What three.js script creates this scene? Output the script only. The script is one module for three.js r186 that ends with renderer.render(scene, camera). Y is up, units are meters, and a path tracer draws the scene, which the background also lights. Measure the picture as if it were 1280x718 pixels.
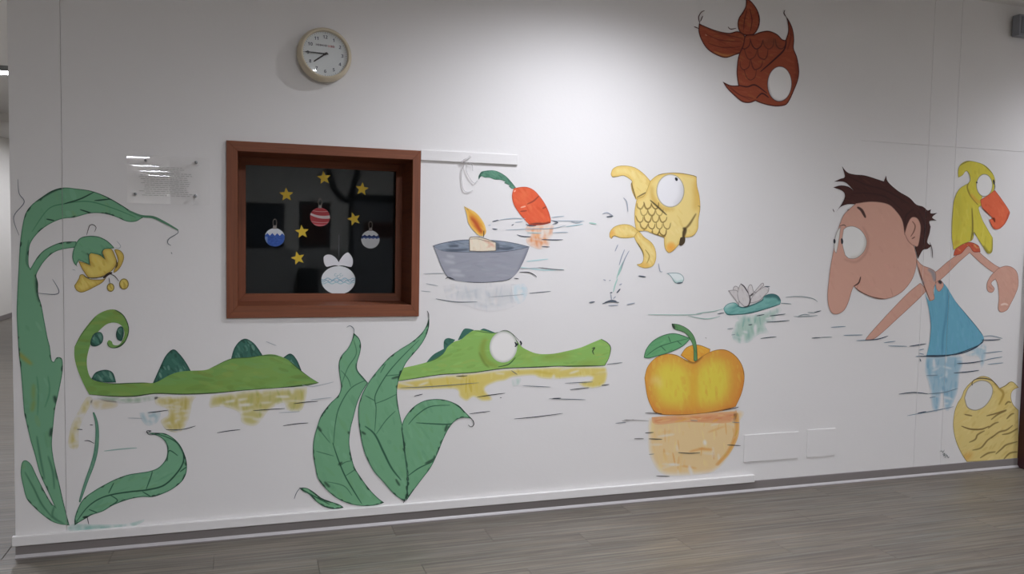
import * as THREE from 'three';
import { RoundedBoxGeometry } from 'three/addons/geometries/RoundedBoxGeometry.js';
import { mergeGeometries } from 'three/addons/utils/BufferGeometryUtils.js';
import { RectAreaLightUniformsLib } from 'three/addons/lights/RectAreaLightUniformsLib.js';

// ---------------------------------------------------------------- camera, exposure, lights' strengths
const scene = new THREE.Scene();
const CAM = new THREE.Vector3(0, 1.5, 4.1466), FOCAL = 1004.13, RAD = Math.PI / 180;
const camera = new THREE.PerspectiveCamera(2 * Math.atan(359 / FOCAL) / RAD, 1280 / 718, 0.05, 100);
camera.position.copy(CAM);
camera.rotation.order = 'YXZ';
camera.rotation.set(-3.221 * RAD, -18.0232 * RAD, 1.0718 * RAD);
camera.updateMatrixWorld(true);
const renderer = new THREE.WebGLRenderer({ antialias: true });
renderer.toneMapping = THREE.LinearToneMapping;
renderer.toneMappingExposure = 2.6;
renderer.shadowMap.enabled = true;
scene.background = new THREE.Color(0x000000);
RectAreaLightUniformsLib.init();
const HALL_FILL = 40, CORRIDOR_LIGHT = 40, SPOT = 7.8, CEILING = 3.13, LIGHT_TINT = '#f3f5ff';

// ---------------------------------------------------------------- helpers
let seedState = 1234567;
const rnd = () => { seedState = (Math.imul(seedState, 1664525) + 1013904223) >>> 0; return seedState / 4294967296; };
const rr = (a, b) => a + (b - a) * rnd();
const rayOf = (x, y) => new THREE.Vector3((x - 640) / FOCAL, -(y - 359) / FOCAL, -1).applyEuler(camera.rotation);
// a spot of the photograph on the upright plane z
function onPlane(x, y, z = 0) { const v = rayOf(x, y), t = (z - CAM.z) / v.z; return new THREE.Vector3(CAM.x + v.x * t, CAM.y + v.y * t, z); }
const usedNames = new Map();
const numbered = (n) => { const k = usedNames.get(n) ?? 0; usedNames.set(n, k + 1); return k ? n + '_' + String(k).padStart(3, '0') : n; };
function shadowed(o) { o.castShadow = true; o.receiveShadow = true; return o; }
function part(name, geometry, material, parent) { const m = shadowed(new THREE.Mesh(geometry, material)); m.name = name; parent.add(m); return m; }
function group(name, label, category, position = [0, 0, 0], groupName) {
  const g = new THREE.Group(); g.name = numbered(name); g.position.set(...position); g.userData = { label, category };
  if (groupName) g.userData.group = groupName;
  scene.add(g); return g;
}
function structure(name, label, category) { const g = new THREE.Group(); g.name = name; g.userData = { label, category, kind: 'structure' }; scene.add(g); return g; }
function structMesh(name, geometry, material, label, category) { const m = shadowed(new THREE.Mesh(geometry, material)); m.name = name; m.userData = { label, category, kind: 'structure' }; scene.add(m); return m; }
const box = (x0, x1, y0, y1, z0, z1) => { const g = new THREE.BoxGeometry(x1 - x0, y1 - y0, z1 - z0); g.translate((x0 + x1) / 2, (y0 + y1) / 2, (z0 + z1) / 2); return g; };
const rbox = (x0, x1, y0, y1, z0, z1, r = 0.003, seg = 2) => { const g = new RoundedBoxGeometry(x1 - x0, y1 - y0, z1 - z0, seg, r); g.translate((x0 + x1) / 2, (y0 + y1) / 2, (z0 + z1) / 2); return g; };
const std = (color, roughness = 0.8, more = {}) => new THREE.MeshStandardMaterial({ color, roughness, metalness: 0, ...more });
function canvas(w, h) { const c = document.createElement('canvas'); c.width = w; c.height = h; return c; }
function canvasMap(c, repeat) {
  const t = new THREE.CanvasTexture(c); t.colorSpace = THREE.SRGBColorSpace;
  if (repeat) { t.wrapS = t.wrapT = THREE.RepeatWrapping; }
  return t;
}
function noiseTexture(size, cells) {       // tiling grey noise for fine relief
  const d = new Uint8Array(size * size * 4), layers = cells.map((n) => ({ n, v: Array.from({ length: n * n }, () => rnd()) }));
  for (let y = 0; y < size; y++) for (let x = 0; x < size; x++) {
    let s = 0, w = 0;
    layers.forEach(({ n, v }, k) => {
      const fx = x / size * n, fy = y / size * n, ix = Math.floor(fx), iy = Math.floor(fy), a = fx - ix, b = fy - iy, q = (i, j) => v[((j % n) * n) + (i % n)];
      const amp = 1 / (k + 1); w += amp;
      s += amp * ((q(ix, iy) * (1 - a) + q(ix + 1, iy) * a) * (1 - b) + (q(ix, iy + 1) * (1 - a) + q(ix + 1, iy + 1) * a) * b);
    });
    const c = Math.round(s / w * 255), o = (y * size + x) * 4; d[o] = d[o + 1] = d[o + 2] = c; d[o + 3] = 255;
  }
  const t = new THREE.DataTexture(d, size, size); t.wrapS = t.wrapT = THREE.RepeatWrapping; t.magFilter = THREE.LinearFilter; t.needsUpdate = true; return t;
}

// ---------------------------------------------------------------- materials
const WALL = '#e4e2e0';
const plaster = noiseTexture(256, [128, 64, 24]);
const wallMat = std(WALL, 0.72, { bumpMap: plaster, bumpScale: 0.0003 });
const roomMat = std('#d9d6d0', 0.85);
const ceilMat = std('#dcdad6', 0.9);
const trimWhite = std('#e4e2e0', 0.5);
const vinylGrey = std('#827c7a', 0.42);
const metalGrey = std('#8e9092', 0.35, { metalness: 0.8 });
function uvByMetres(g, s = 1) {            // uv in metres on the dominant plane of every face
  const p = g.attributes.position, n = g.attributes.normal, uv = g.attributes.uv;
  for (let i = 0; i < p.count; i++) {
    const ax = Math.abs(n.getX(i)), ay = Math.abs(n.getY(i)), az = Math.abs(n.getZ(i));
    if (az >= ax && az >= ay) uv.setXY(i, p.getX(i) * s, p.getY(i) * s); else if (ay >= ax) uv.setXY(i, p.getX(i) * s, p.getZ(i) * s); else uv.setXY(i, p.getZ(i) * s, p.getY(i) * s);
  }
  return g;
}
// stained hardwood of the window
function woodCanvas(w, h, base, streaks, n, len, strength = 1) {
  const c = canvas(w, h), x = c.getContext('2d'); x.fillStyle = base; x.fillRect(0, 0, w, h);
  for (let i = 0; i < n; i++) {
    x.globalAlpha = rr(0.05, 0.2) * strength; x.fillStyle = streaks[Math.floor(rnd() * streaks.length)];
    const l = rr(0.2, 1) * len, px = rr(-l, w), py = rr(0, h), t = rr(0.6, 3.2);
    for (const dx of [0, -w, w]) { x.beginPath(); x.ellipse(px + l / 2 + dx, py, l / 2, t, rr(-0.006, 0.006), 0, 7); x.fill(); }
  }
  x.globalAlpha = 1; return c;
}
const woodMap = canvasMap(woodCanvas(512, 256, '#7c4427', ['#4e2815', '#8b5030', '#5a2f1b', '#985a36'], 420, 260), true); woodMap.repeat.set(1.2, 2.4);
const woodMat = std('#ffffff', 0.6, { map: woodMap });

// ---------------------------------------------------------------- floor
const floor = structure('floor', 'grey brown wood-look plank floor', 'floor');
const floorMaps = [0, 1, 2].map((k) => {
  const c = woodCanvas(1024, 256, ['#716a61', '#6d665e', '#746d63'][k], ['#463f39', '#948a7c', '#554e47', '#827b72', '#655c52', '#938774', '#4c4c48', '#8a8f88'], 760, 620, 1.7);
  const t = canvasMap(c, true); t.repeat.set(0.8, 1.6); return t;
});
const floorMats = floorMaps.map((map) => std('#ffffff', 0.46, { map }));
part('floor_slab', uvByMetres(box(-4.2, 6.65, -0.2, -0.004, -16.1, 20.7)), floorMats[0], floor);
const PLANK = 0.184, LENGTH = 1.32;
const plankGeometry = [0, 1, 2, 3].map((k) => {
  const g = new RoundedBoxGeometry(LENGTH - 0.0012, 0.012, PLANK - 0.0012, 1, 0.001); uvByMetres(g);
  const uv = g.attributes.uv; for (let i = 0; i < uv.count; i++) uv.setXY(i, uv.getX(i) + k * 0.37, uv.getY(i) + k * 0.153);
  return g;
});
function plank(x, z, i) { const m = part(i ? 'plank_' + String(i).padStart(3, '0') : 'plank', plankGeometry[Math.floor(rnd() * 4)], floorMats[Math.floor(rnd() * 3)], floor); m.position.set(x, -0.006 + rr(-0.0002, 0.0001), z); }
let plankCount = 0;
for (let r = 0; r < 10; r++) { const off = (r * 0.457) % LENGTH; for (let x = -2.6 + off; x < 6.0; x += LENGTH) if (x > -1.9) plank(x, 0.02 + PLANK * (r + 0.5) - 0.02, plankCount++); }
for (let r = 0; r < 12; r++) plank(-1.75 + ((r * 0.21) % 0.4), -PLANK * (r + 0.5), plankCount++);

// ---------------------------------------------------------------- shell of the hall and of the corridor beside it
const xEnd = -1.03, xRight = 6.5;
structMesh('ceiling', box(-4.2, 6.65, CEILING, CEILING + 0.2, -16.1, 20.7), ceilMat, 'plain white ceiling over the hall', 'ceiling');
structMesh('wall_left', box(-4.2, -4.05, 0, CEILING, -16.1, 20.7), roomMat, 'white side wall of the corridor past the mural wall', 'wall');
structMesh('wall_right', box(xRight, xRight + 0.15, 0, CEILING, -4.4, 7.6), roomMat, 'white side wall of the hall', 'wall');
structMesh('wall_front', box(xEnd, xRight, 0, CEILING, 7.5, 7.7), roomMat, 'pale wall facing the mural', 'wall');
structMesh('wall_corridor_end', box(-4.05, xEnd, 0, CEILING, 20.5, 20.7), roomMat, 'white end wall of the corridor', 'wall');
structMesh('wall_corridor_far', box(-4.05, xEnd, 0, CEILING, -16.1, -15.9), roomMat, 'white far end wall of the corridor beside the mural', 'wall');
structMesh('wall_corridor_side', box(xEnd, xEnd + 0.12, 0, CEILING, 7.7, 20.7), roomMat, 'white corridor wall opposite the far side wall', 'wall');
structMesh('wall_corridor_inner', box(xEnd, xEnd + 0.12, 0, CEILING, -16.1, -0.32), roomMat, 'white corridor wall behind the mural wall', 'wall');
structMesh('wall_office', box(xEnd + 0.12, xRight, 0, CEILING, -4.5, -4.3), roomMat, 'white back wall of the unlit room behind the window', 'wall');
structMesh('trim_1', box(-4.05, xEnd, CEILING - 0.12, CEILING, -8.75, -8.55), roomMat, 'shallow ceiling beam across the corridor', 'beam');
structMesh('baseboard_left', box(-4.05, -4.035, 0, 0.08, -15.9, 20.5), vinylGrey, 'grey skirting along the corridor side wall', 'baseboard');

// ---------------------------------------------------------------- mural wall: panels with open joints, a hole for the window
const zFrame = 0.014;
const fO = { x0: onPlane(283, 288, zFrame).x, x1: onPlane(525, 290, zFrame).x, y0: (onPlane(284, 400, zFrame).y + onPlane(523, 394, zFrame).y) / 2, y1: (onPlane(282, 176, zFrame).y + onPlane(527, 188, zFrame).y) / 2 };
const fI = { x0: onPlane(297, 288, zFrame).x, x1: onPlane(515, 290, zFrame).x, y0: (onPlane(297, 384, zFrame).y + onPlane(515, 380.5, zFrame).y) / 2, y1: (onPlane(296, 189.5, zFrame).y + onPlane(515, 199, zFrame).y) / 2 };
const hole = { x0: fI.x0 - 0.02, x1: fI.x1 + 0.02, y0: fI.y0 - 0.02, y1: fI.y1 + 0.02 };
function slab(x0, x1, y0, y1, z0, z1, cut) {
  const s = new THREE.Shape([[x0, y0], [x1, y0], [x1, y1], [x0, y1]].map((p) => new THREE.Vector2(...p)));
  if (cut) s.holes.push(new THREE.Path([[cut.x0, cut.y0], [cut.x0, cut.y1], [cut.x1, cut.y1], [cut.x1, cut.y0]].map((p) => new THREE.Vector2(...p))));
  const g = new THREE.ExtrudeGeometry(s, { depth: z1 - z0, bevelEnabled: false }); g.translate(0, 0, z0); return g;
}
const seam1 = onPlane(78, 260).x, seamA = onPlane(1160, 200).x, seamB = onPlane(1195, 180).x, seamY = onPlane(1150, 181).y, J = 0.001, xStub = 3.62;
const SEAMS = [seam1, seamA, seamB];
const muralWall = structure('wall_back', 'white panelled wall carrying the painted mural', 'wall');
part('wall_core', slab(xEnd, xRight, 0, CEILING, -0.3, -0.007, hole), wallMat, muralWall);
for (const [x0, x1, y0, y1, cut] of [
  [xEnd, seam1 - J, 0, CEILING], [seam1 + J, xStub, 0, CEILING, hole],
  [xStub, seamA - J, 0, seamY - J], [xStub, seamA - J, seamY + J, CEILING],
  [seamA + J, seamB - J, 0, seamY - J], [seamA + J, seamB - J, seamY + J, CEILING],
  [seamB + J, xRight, 0, seamY - J], [seamB + J, xRight, seamY + J, CEILING]]) part('wall_panel', slab(x0, x1, y0, y1, -0.007, 0, cut), wallMat, muralWall);

// skirting with a rounded toe, and the white ledge above it
const xDoor = onPlane(1272, 560).x, ledgeEnd = onPlane(941, 600).x;
function skirting(h, d) {
  const s = new THREE.Shape(); s.moveTo(0, 0); s.lineTo(0, h); s.lineTo(d - 0.003, h); s.quadraticCurveTo(d, h, d, h - 0.004); s.lineTo(d, 0.018); s.quadraticCurveTo(d + 0.001, 0.007, d + 0.012, 0.005); s.lineTo(d + 0.013, 0); return s;
}
function alongX(shape, x0, x1, z) { const g = new THREE.ExtrudeGeometry(shape, { depth: x1 - x0, bevelEnabled: false, curveSegments: 5 }); g.rotateY(Math.PI / 2); g.scale(1, 1, -1); const ix = g.index; g.translate(x0, 0, z); 
  const a = g.attributes.position.array; for (let i = 0; i < a.length; i += 9) for (let k = 0; k < 3; k++) { const t = a[i + 3 + k]; a[i + 3 + k] = a[i + 6 + k]; a[i + 6 + k] = t; } g.computeVertexNormals(); return g; }
const skirt = structure('baseboard_back', 'grey vinyl skirting under the mural wall', 'baseboard');
part('skirting_strip', alongX(skirting(0.066, 0.006), xEnd, xDoor, 0), vinylGrey, skirt);
const toeHighlight = new THREE.Shape(); toeHighlight.moveTo(0.0065, 0.012); toeHighlight.quadraticCurveTo(0.009, 0.011, 0.0115, 0.0058); toeHighlight.lineTo(0.0175, 0.0052); toeHighlight.quadraticCurveTo(0.013, 0.014, 0.0065, 0.0175);  // paler strip: the highlight along the skirting toe, put into its colour
part('toe_highlight', alongX(toeHighlight, xEnd, xDoor, 0), std('#b9b6b6', 0.4), skirt).userData.label = 'pale strip coloured as the highlight on the skirting toe';
const ledgeG = new RoundedBoxGeometry(ledgeEnd - xEnd + 0.012, 0.046, 0.022, 3, 0.004); ledgeG.translate((ledgeEnd + xEnd - 0.012) / 2, 0.062 + 0.023, 0.011);
structMesh('trim_2', ledgeG, trimWhite, 'white protruding ledge just above the grey skirting', 'ledge');

// ---------------------------------------------------------------- window: mitred frame, deep reveal, beads, glass
const zGlass = -0.28;
const win = structure('window_1', 'square brown wooden window with a deep reveal and dark glass', 'window');
function mitred(a, b, c, d, z0, z1, bevel = 0.0015) {
  const g = new THREE.ExtrudeGeometry(new THREE.Shape([a, b, c, d].map((p) => new THREE.Vector2(...p))), { depth: z1 - z0 - 2 * bevel, bevelEnabled: true, bevelSize: bevel, bevelOffset: -bevel, bevelThickness: bevel, bevelSegments: 1 });
  g.translate(0, 0, z0 + bevel); return g;
}
function uprightGrain(g) { const uv = g.attributes.uv; for (let i = 0; i < uv.count; i++) uv.setXY(i, uv.getY(i), uv.getX(i)); return g; }
function frameRing(name, o, i, z0, z1, m) {
  part(name, mitred([o.x0, o.y1], [i.x0, i.y1], [i.x1, i.y1], [o.x1, o.y1], z0, z1), m, win);
  part(name, mitred([o.x0, o.y0], [o.x1, o.y0], [i.x1, i.y0], [i.x0, i.y0], z0, z1), m, win);
  part(name, uprightGrain(mitred([o.x0, o.y0], [i.x0, i.y0], [i.x0, i.y1], [o.x0, o.y1], z0, z1)), m, win);
  part(name, uprightGrain(mitred([o.x1, o.y0], [o.x1, o.y1], [i.x1, i.y1], [i.x1, i.y0], z0, z1)), m, win);
}
frameRing('frame_board', fO, fI, 0.0005, zFrame, woodMat);
frameRing('reveal_board', hole, fI, zGlass - 0.02, 0, woodMat);
const bead = { x0: fI.x0 + 0.036, x1: fI.x1 - 0.036, y0: fI.y0 + 0.042, y1: fI.y1 - 0.04 };
frameRing('glass_bead', fI, bead, zGlass - 0.018, zGlass + 0.006, woodMat);
const glassMat = new THREE.MeshPhysicalMaterial({ color: '#c9d2d4', roughness: 0.03, transmission: 1, thickness: 0, ior: 1.5 });
part('glass_pane', box(bead.x0 - 0.01, bead.x1 + 0.01, bead.y0 - 0.01, bead.y1 + 0.01, zGlass - 0.006, zGlass), glassMat, win);

// ---------------------------------------------------------------- ceiling lamps: a glowing panel with a light of its size
function ceilingLamp(x, z, w, d, power, glow, label, groupName) {
  const g = group('ceiling_lamp', label, 'lamp', [x, CEILING, z], groupName);
  const rim = new THREE.Shape([[-w / 2 - 0.025, -d / 2 - 0.025], [w / 2 + 0.025, -d / 2 - 0.025], [w / 2 + 0.025, d / 2 + 0.025], [-w / 2 - 0.025, d / 2 + 0.025]].map((p) => new THREE.Vector2(...p)));
  rim.holes.push(new THREE.Path([[-w / 2, -d / 2], [-w / 2, d / 2], [w / 2, d / 2], [w / 2, -d / 2]].map((p) => new THREE.Vector2(...p))));
  const rg = new THREE.ExtrudeGeometry(rim, { depth: 0.05, bevelEnabled: false }); rg.rotateX(Math.PI / 2);
  part('housing', rg, metalGrey, g);
  part('diffuser', new RoundedBoxGeometry(w, 0.012, d, 1, 0.003).translate(0, -0.03, 0), std('#ffffff', 0.6, { emissive: LIGHT_TINT, emissiveIntensity: glow }), g);
  const l = new THREE.RectAreaLight(LIGHT_TINT, power, w, d); l.position.set(0, -0.04, 0); l.rotation.x = -Math.PI / 2; g.add(l);
  return g;
}
function downlight(x, z, power, label, groupName) {
  const g = group('recessed_downlight', label, 'lamp', [x, CEILING, z], groupName);
  part('trim_ring', new THREE.LatheGeometry([[0.085, 0], [0.11, 0], [0.112, -0.004], [0.1, -0.012], [0.088, -0.014], [0.085, -0.01], [0.085, 0]].map((p) => new THREE.Vector2(...p)), 40), metalGrey, g);
  part('diffuser', new THREE.CylinderGeometry(0.084, 0.084, 0.006, 40).translate(0, -0.004, 0), std('#ffffff', 0.5, { emissive: LIGHT_TINT, emissiveIntensity: 12 }), g);
  const l = new THREE.SpotLight(LIGHT_TINT, power, 0, 76 * RAD, 1, 2); l.position.set(0, -0.02, 0); l.target.position.set(0, -2, 0); l.castShadow = true; l.shadow.radius = 4; g.add(l, l.target);
}
downlight(1.72, 1.02, SPOT, 'round recessed downlight in the ceiling over the carrot and bowl', 'downlights along the mural wall');
downlight(5.75, 1.0, SPOT * 0.75, 'round recessed downlight in the ceiling by the red door frame', 'downlights along the mural wall');
ceilingLamp(1.0, 4.7, 0.6, 0.6, HALL_FILL, 12, 'added square fill lamp over the middle of the hall');  // unseen panel behind the camera, added for ambient light on the mural wall
ceilingLamp(5.3, 5.2, 0.6, 0.6, HALL_FILL * 0.2, 12, 'added square fill lamp over the closed end of the hall');  // second added panel out of view, weak ambient fill
ceilingLamp(-2.32, -5.1, 0.6, 0.2, CORRIDOR_LIGHT, 12, 'bright ceiling lamp in the corridor past the end of the mural wall');
for (const z of [-1.7, -11.8]) ceilingLamp(-2.32, z, 0.6, 0.2, CORRIDOR_LIGHT * (z < -5 ? 1.3 : 1), 12, z < -5 ? 'added far corridor fill lamp past the ceiling beam' : 'added corridor fill lamp beside the end of the mural wall');  // extra lamps outside the view, added to brighten the corridor
for (const z of [14.0, 16.1, 17.7, 19.3]) ceilingLamp(-2.29, z, 0.6, 0.16, CORRIDOR_LIGHT, 40, 'narrow corridor ceiling lamp mirrored in the clear plaque', 'corridor lamps mirrored in the plaque');
// ---------------------------------------------------------------- mural: thin paint layers on the wall, each figure a part
// Outlines are read off enlarged views of the photograph; crop() turns such coordinates into spots of the photograph, onPlane() into metres on the wall.
const crop = (x0, y0, s) => ({ x0, y0, s });
const PX = crop(0, 0, 1);
function read(K, text) { return text.trim().split(/\s+/).map((w) => { const c = w.endsWith('!'), [x, y] = (c ? w.slice(0, -1) : w).split(',').map(Number); return { x: K.x0 + x / K.s, y: K.y0 + y / K.s, c }; }); }
function runOf(p, n) {                      // Catmull-Rom through an open run of points
  const out = [];
  for (let i = 0; i < p.length - 1; i++) {
    const a = p[Math.max(0, i - 1)], b = p[i], c = p[i + 1], d = p[Math.min(p.length - 1, i + 2)];
    const m = Math.max(2, Math.min(n, Math.ceil(Math.hypot(c.x - b.x, c.y - b.y) / 1.6)));
    for (let k = 0; k < m; k++) {
      const t = k / m, t2 = t * t, t3 = t2 * t, f = (u, v, w, z) => 0.5 * (2 * v + (w - u) * t + (2 * u - 5 * v + 4 * w - z) * t2 + (3 * v - u - 3 * w + z) * t3);
      out.push({ x: f(a.x, b.x, c.x, d.x), y: f(a.y, b.y, c.y, d.y) });
    }
  }
  return out;
}
function smooth(K, text, closed = false, n = 8) {
  const p = read(K, text);
  if (!closed) { const out = []; let from = 0; for (let i = 1; i < p.length; i++) if (p[i].c || i === p.length - 1) { out.push(...runOf(p.slice(from, i + 1), n)); from = i; } out.push(p[p.length - 1]); return out; }
  const first = p.findIndex((q) => q.c);
  if (first < 0) { const l = p.length, e = [p[l - 1], ...p, p[0], p[1]], all = runOf(e, n); const skip = runOf(e.slice(0, 2), n).length, tail = runOf(e.slice(-2), n).length; return all.slice(skip, all.length - tail); }
  const q = [...p.slice(first), ...p.slice(0, first), p[first]], out = []; let from = 0;
  for (let i = 1; i < q.length; i++) if (q[i].c || i === q.length - 1) { out.push(...runOf(q.slice(from, i + 1), n)); from = i; }
  return out;
}
const oval = (K, cx, cy, rx, ry, turn = 0) => Array.from({ length: 40 }, (_, i) => { const a = i / 20 * Math.PI, u = rx * Math.cos(a), v = ry * Math.sin(a), c = Math.cos(turn), s = Math.sin(turn); return { x: K.x0 + (cx + u * c - v * s) / K.s, y: K.y0 + (cy + u * s + v * c) / K.s }; });
const wallPoint = (p) => { const w = onPlane(p.x, p.y); return new THREE.Vector2(w.x, w.y); };

class Pen {
  constructor(K, outline, base) {
    this.K = K; this.px = outline; this.w = outline.map(wallPoint);
    const xs = this.w.map((p) => p.x), ys = this.w.map((p) => p.y);
    this.x0 = Math.min(...xs); this.x1 = Math.max(...xs); this.y0 = Math.min(...ys); this.y1 = Math.max(...ys);
    this.res = Math.min(520, 1500 / Math.max(this.x1 - this.x0, this.y1 - this.y0));
    this.c = canvas(Math.max(16, Math.ceil((this.x1 - this.x0) * this.res)), Math.max(16, Math.ceil((this.y1 - this.y0) * this.res)));
    this.ctx = this.c.getContext('2d'); this.ctx.fillStyle = base; this.ctx.fillRect(0, 0, this.c.width, this.c.height);
    this.unit = this.res * 0.0046;        // one pixel of the photograph on the canvas
  }
  at(p) { const w = wallPoint(p); return [(w.x - this.x0) / (this.x1 - this.x0) * this.c.width, (this.y1 - w.y) / (this.y1 - this.y0) * this.c.height]; }
  trace(pts) { this.ctx.beginPath(); pts.forEach((p, i) => { const [x, y] = this.at(p); i ? this.ctx.lineTo(x, y) : this.ctx.moveTo(x, y); }); }
  begin(alpha, blur) { this.ctx.save(); this.ctx.globalAlpha = alpha; if (blur) this.ctx.filter = 'blur(' + (blur * this.unit).toFixed(1) + 'px)'; }
  fill(shape, color, alpha = 1, blur = 0) { const p = typeof shape === 'string' ? smooth(this.K, shape, true) : shape; this.begin(alpha, blur); this.trace(p); this.ctx.closePath(); this.ctx.fillStyle = color; this.ctx.fill(); this.ctx.restore(); return this; }
  line(text, color, width, alpha = 1, blur = 0) {
    for (const one of text.split('|')) { const p = smooth(this.K, one); this.begin(alpha, blur); this.trace(ribbon(p, width)); this.ctx.closePath(); this.ctx.fillStyle = color; this.ctx.fill(); this.ctx.restore(); }
    return this;
  }
  edge(color, width, alpha = 1, blur = 0) { this.begin(alpha, blur); this.trace(this.px); this.ctx.closePath(); this.ctx.strokeStyle = color; this.ctx.lineWidth = width * this.unit * 2; this.ctx.stroke(); this.ctx.restore(); return this; }
  spot(x, y, r, color, alpha = 1) {
    const [cx, cy] = this.at({ x: this.K.x0 + x / this.K.s, y: this.K.y0 + y / this.K.s }), R = r / this.K.s * this.unit, g = this.ctx.createRadialGradient(cx, cy, 0, cx, cy, R), k = new THREE.Color(color), [a, b, c] = [k.r, k.g, k.b].map((v) => Math.round(255 * (v <= 0.0031308 ? v * 12.92 : 1.055 * v ** (1 / 2.4) - 0.055)));
    g.addColorStop(0, `rgba(${a},${b},${c},1)`); g.addColorStop(0.55, `rgba(${a},${b},${c},0.7)`); g.addColorStop(1, `rgba(${a},${b},${c},0)`);
    this.ctx.save(); this.ctx.globalAlpha = alpha; this.ctx.fillStyle = g; this.ctx.fillRect(cx - R, cy - R, 2 * R, 2 * R); this.ctx.restore(); return this;
  }
  brush(n, colors, len, width, angle, alpha, blur = 0) {   // loose brush marks
    const c = this.ctx; c.save(); if (blur) c.filter = 'blur(' + (blur * this.unit).toFixed(1) + 'px)';
    for (let i = 0; i < n; i++) { c.globalAlpha = Math.min(1, alpha * rr(0.5, 1.9)); c.fillStyle = colors[Math.floor(rnd() * colors.length)]; c.beginPath(); c.ellipse(rr(0, this.c.width), rr(0, this.c.height), len * this.unit * rr(0.3, 1), width * this.unit * rr(0.4, 1), angle + rr(-0.3, 0.3), 0, 7); c.fill(); }
    c.restore(); return this;
  }
  ticks(n, color, len, alpha = 0.85) {          // short brush ticks along the edge
    for (let i = 0; i < n; i++) {
      const k = Math.floor(rnd() * this.px.length), a = this.px[k], b = this.px[(k + 1) % this.px.length], t = Math.atan2(b.y - a.y, b.x - a.x) + rr(-0.45, 0.45), l = len * rr(0.7, 1.9), w = rr(2, 4.4), s = [-1, -0.5, 0, 0.5, 1].map((u) => ({ x: a.x + u * l * Math.cos(t), y: a.y + u * l * Math.sin(t) }));
      this.begin(alpha * rr(0.6, 1), 0.25); this.trace(ribbon(s, w)); this.ctx.closePath(); this.ctx.fillStyle = color; this.ctx.fill(); this.ctx.restore();
    }
    return this;
  }
  scales(x0, x1, y0, y1, w, h, color, width, alpha, skip) {
    let row = 0;
    for (let y = y0; y < y1; y += h, row++) for (let x = x0 + (row % 2) * w / 2; x < x1; x += w) { if (skip && skip(x, y)) continue; const j = () => rr(-0.12, 0.12) * w; this.line(`${x + j()},${y + j()} ${x + w * 0.15},${y + h * 0.65} ${x + w * 0.5 + j()},${y + h * 0.95} ${x + w * 0.85},${y + h * 0.65} ${x + w + j()},${y + j()}`, color, width * rr(0.6, 1.2), alpha * rr(0.5, 1)); }
    return this;
  }
}
function ribbon(p, width) {                 // outline of a tapering stroke, in photograph pixels
  const l = [], r = [];
  for (let i = 0; i < p.length; i++) {
    const a = p[Math.max(0, i - 1)], b = p[Math.min(p.length - 1, i + 1)], d = Math.hypot(b.x - a.x, b.y - a.y) || 1, t = i / (p.length - 1), k = width / 2 * (0.3 + 0.7 * Math.sin(Math.PI * Math.min(1, Math.max(0, t))) ** 0.6), nx = -(b.y - a.y) / d * k, ny = (b.x - a.x) / d * k;
    l.push({ x: p[i].x + nx, y: p[i].y + ny }); r.unshift({ x: p[i].x - nx, y: p[i].y - ny });
  }
  return [...l, ...r];
}
function clipX(poly, x, keepLeft) {
  const out = [], inside = (p) => (keepLeft ? p.x <= x : p.x >= x);
  for (let i = 0; i < poly.length; i++) {
    const a = poly[i], b = poly[(i + 1) % poly.length], ia = inside(a), ib = inside(b);
    if (ia) out.push(a);
    if (ia !== ib) { const t = (x - a.x) / (b.x - a.x); out.push(new THREE.Vector2(x, a.y + (b.y - a.y) * t)); }
  }
  return out;
}
function flat(poly, z) {                    // a paint layer, open where a joint of the wall runs through it
  let pieces = [poly];
  for (const s of SEAMS) pieces = pieces.flatMap((q) => { const xs = q.map((p) => p.x); return Math.min(...xs) < s && Math.max(...xs) > s ? [clipX(q, s - J, true), clipX(q, s + J, false)] : [q]; }).filter((q) => q.length > 2);
  const gs = pieces.map((q) => new THREE.ShapeGeometry(new THREE.Shape(q))), g = gs.length > 1 ? mergeGeometries(gs) : gs[0];
  g.translate(0, 0, z); return g;
}
const mural = new THREE.Group(); mural.name = 'mural'; mural.userData = { label: 'colourful childlike water scene mural painted across the white wall', category: 'mural' }; scene.add(mural);
const layerZ = (n) => 0.0008 + n * 0.0005;
function figure(name, label) { const g = new THREE.Group(); g.name = name; g.userData = { label }; mural.add(g); return g; }
function paint(parent, name, K, shape, base, layer, draw, label) {
  const outline = typeof shape === 'string' ? smooth(K, shape, true) : shape, pen = new Pen(K, outline, base);
  if (draw) draw(pen);
  const g = flat(pen.w, layerZ(layer)), p = g.attributes.position, uv = g.attributes.uv;
  for (let i = 0; i < p.count; i++) uv.setXY(i, (p.getX(i) - pen.x0) / (pen.x1 - pen.x0), (p.getY(i) - pen.y0) / (pen.y1 - pen.y0));
  const m = part(name, g, draw ? std('#ffffff', 0.9, { map: canvasMap(pen.c) }) : std(base, 0.9), parent);
  if (label) m.userData.label = label;
  return m;
}
const inkMats = new Map();
function ink(parent, name, K, text, color, width, layer = 4) {
  if (!inkMats.has(color)) inkMats.set(color, std(color, 0.9));
  for (const one of text.split('|')) part(name, flat(ribbon(smooth(K, one), width).map(wallPoint), layerZ(layer)), inkMats.get(color), parent);
}
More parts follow.
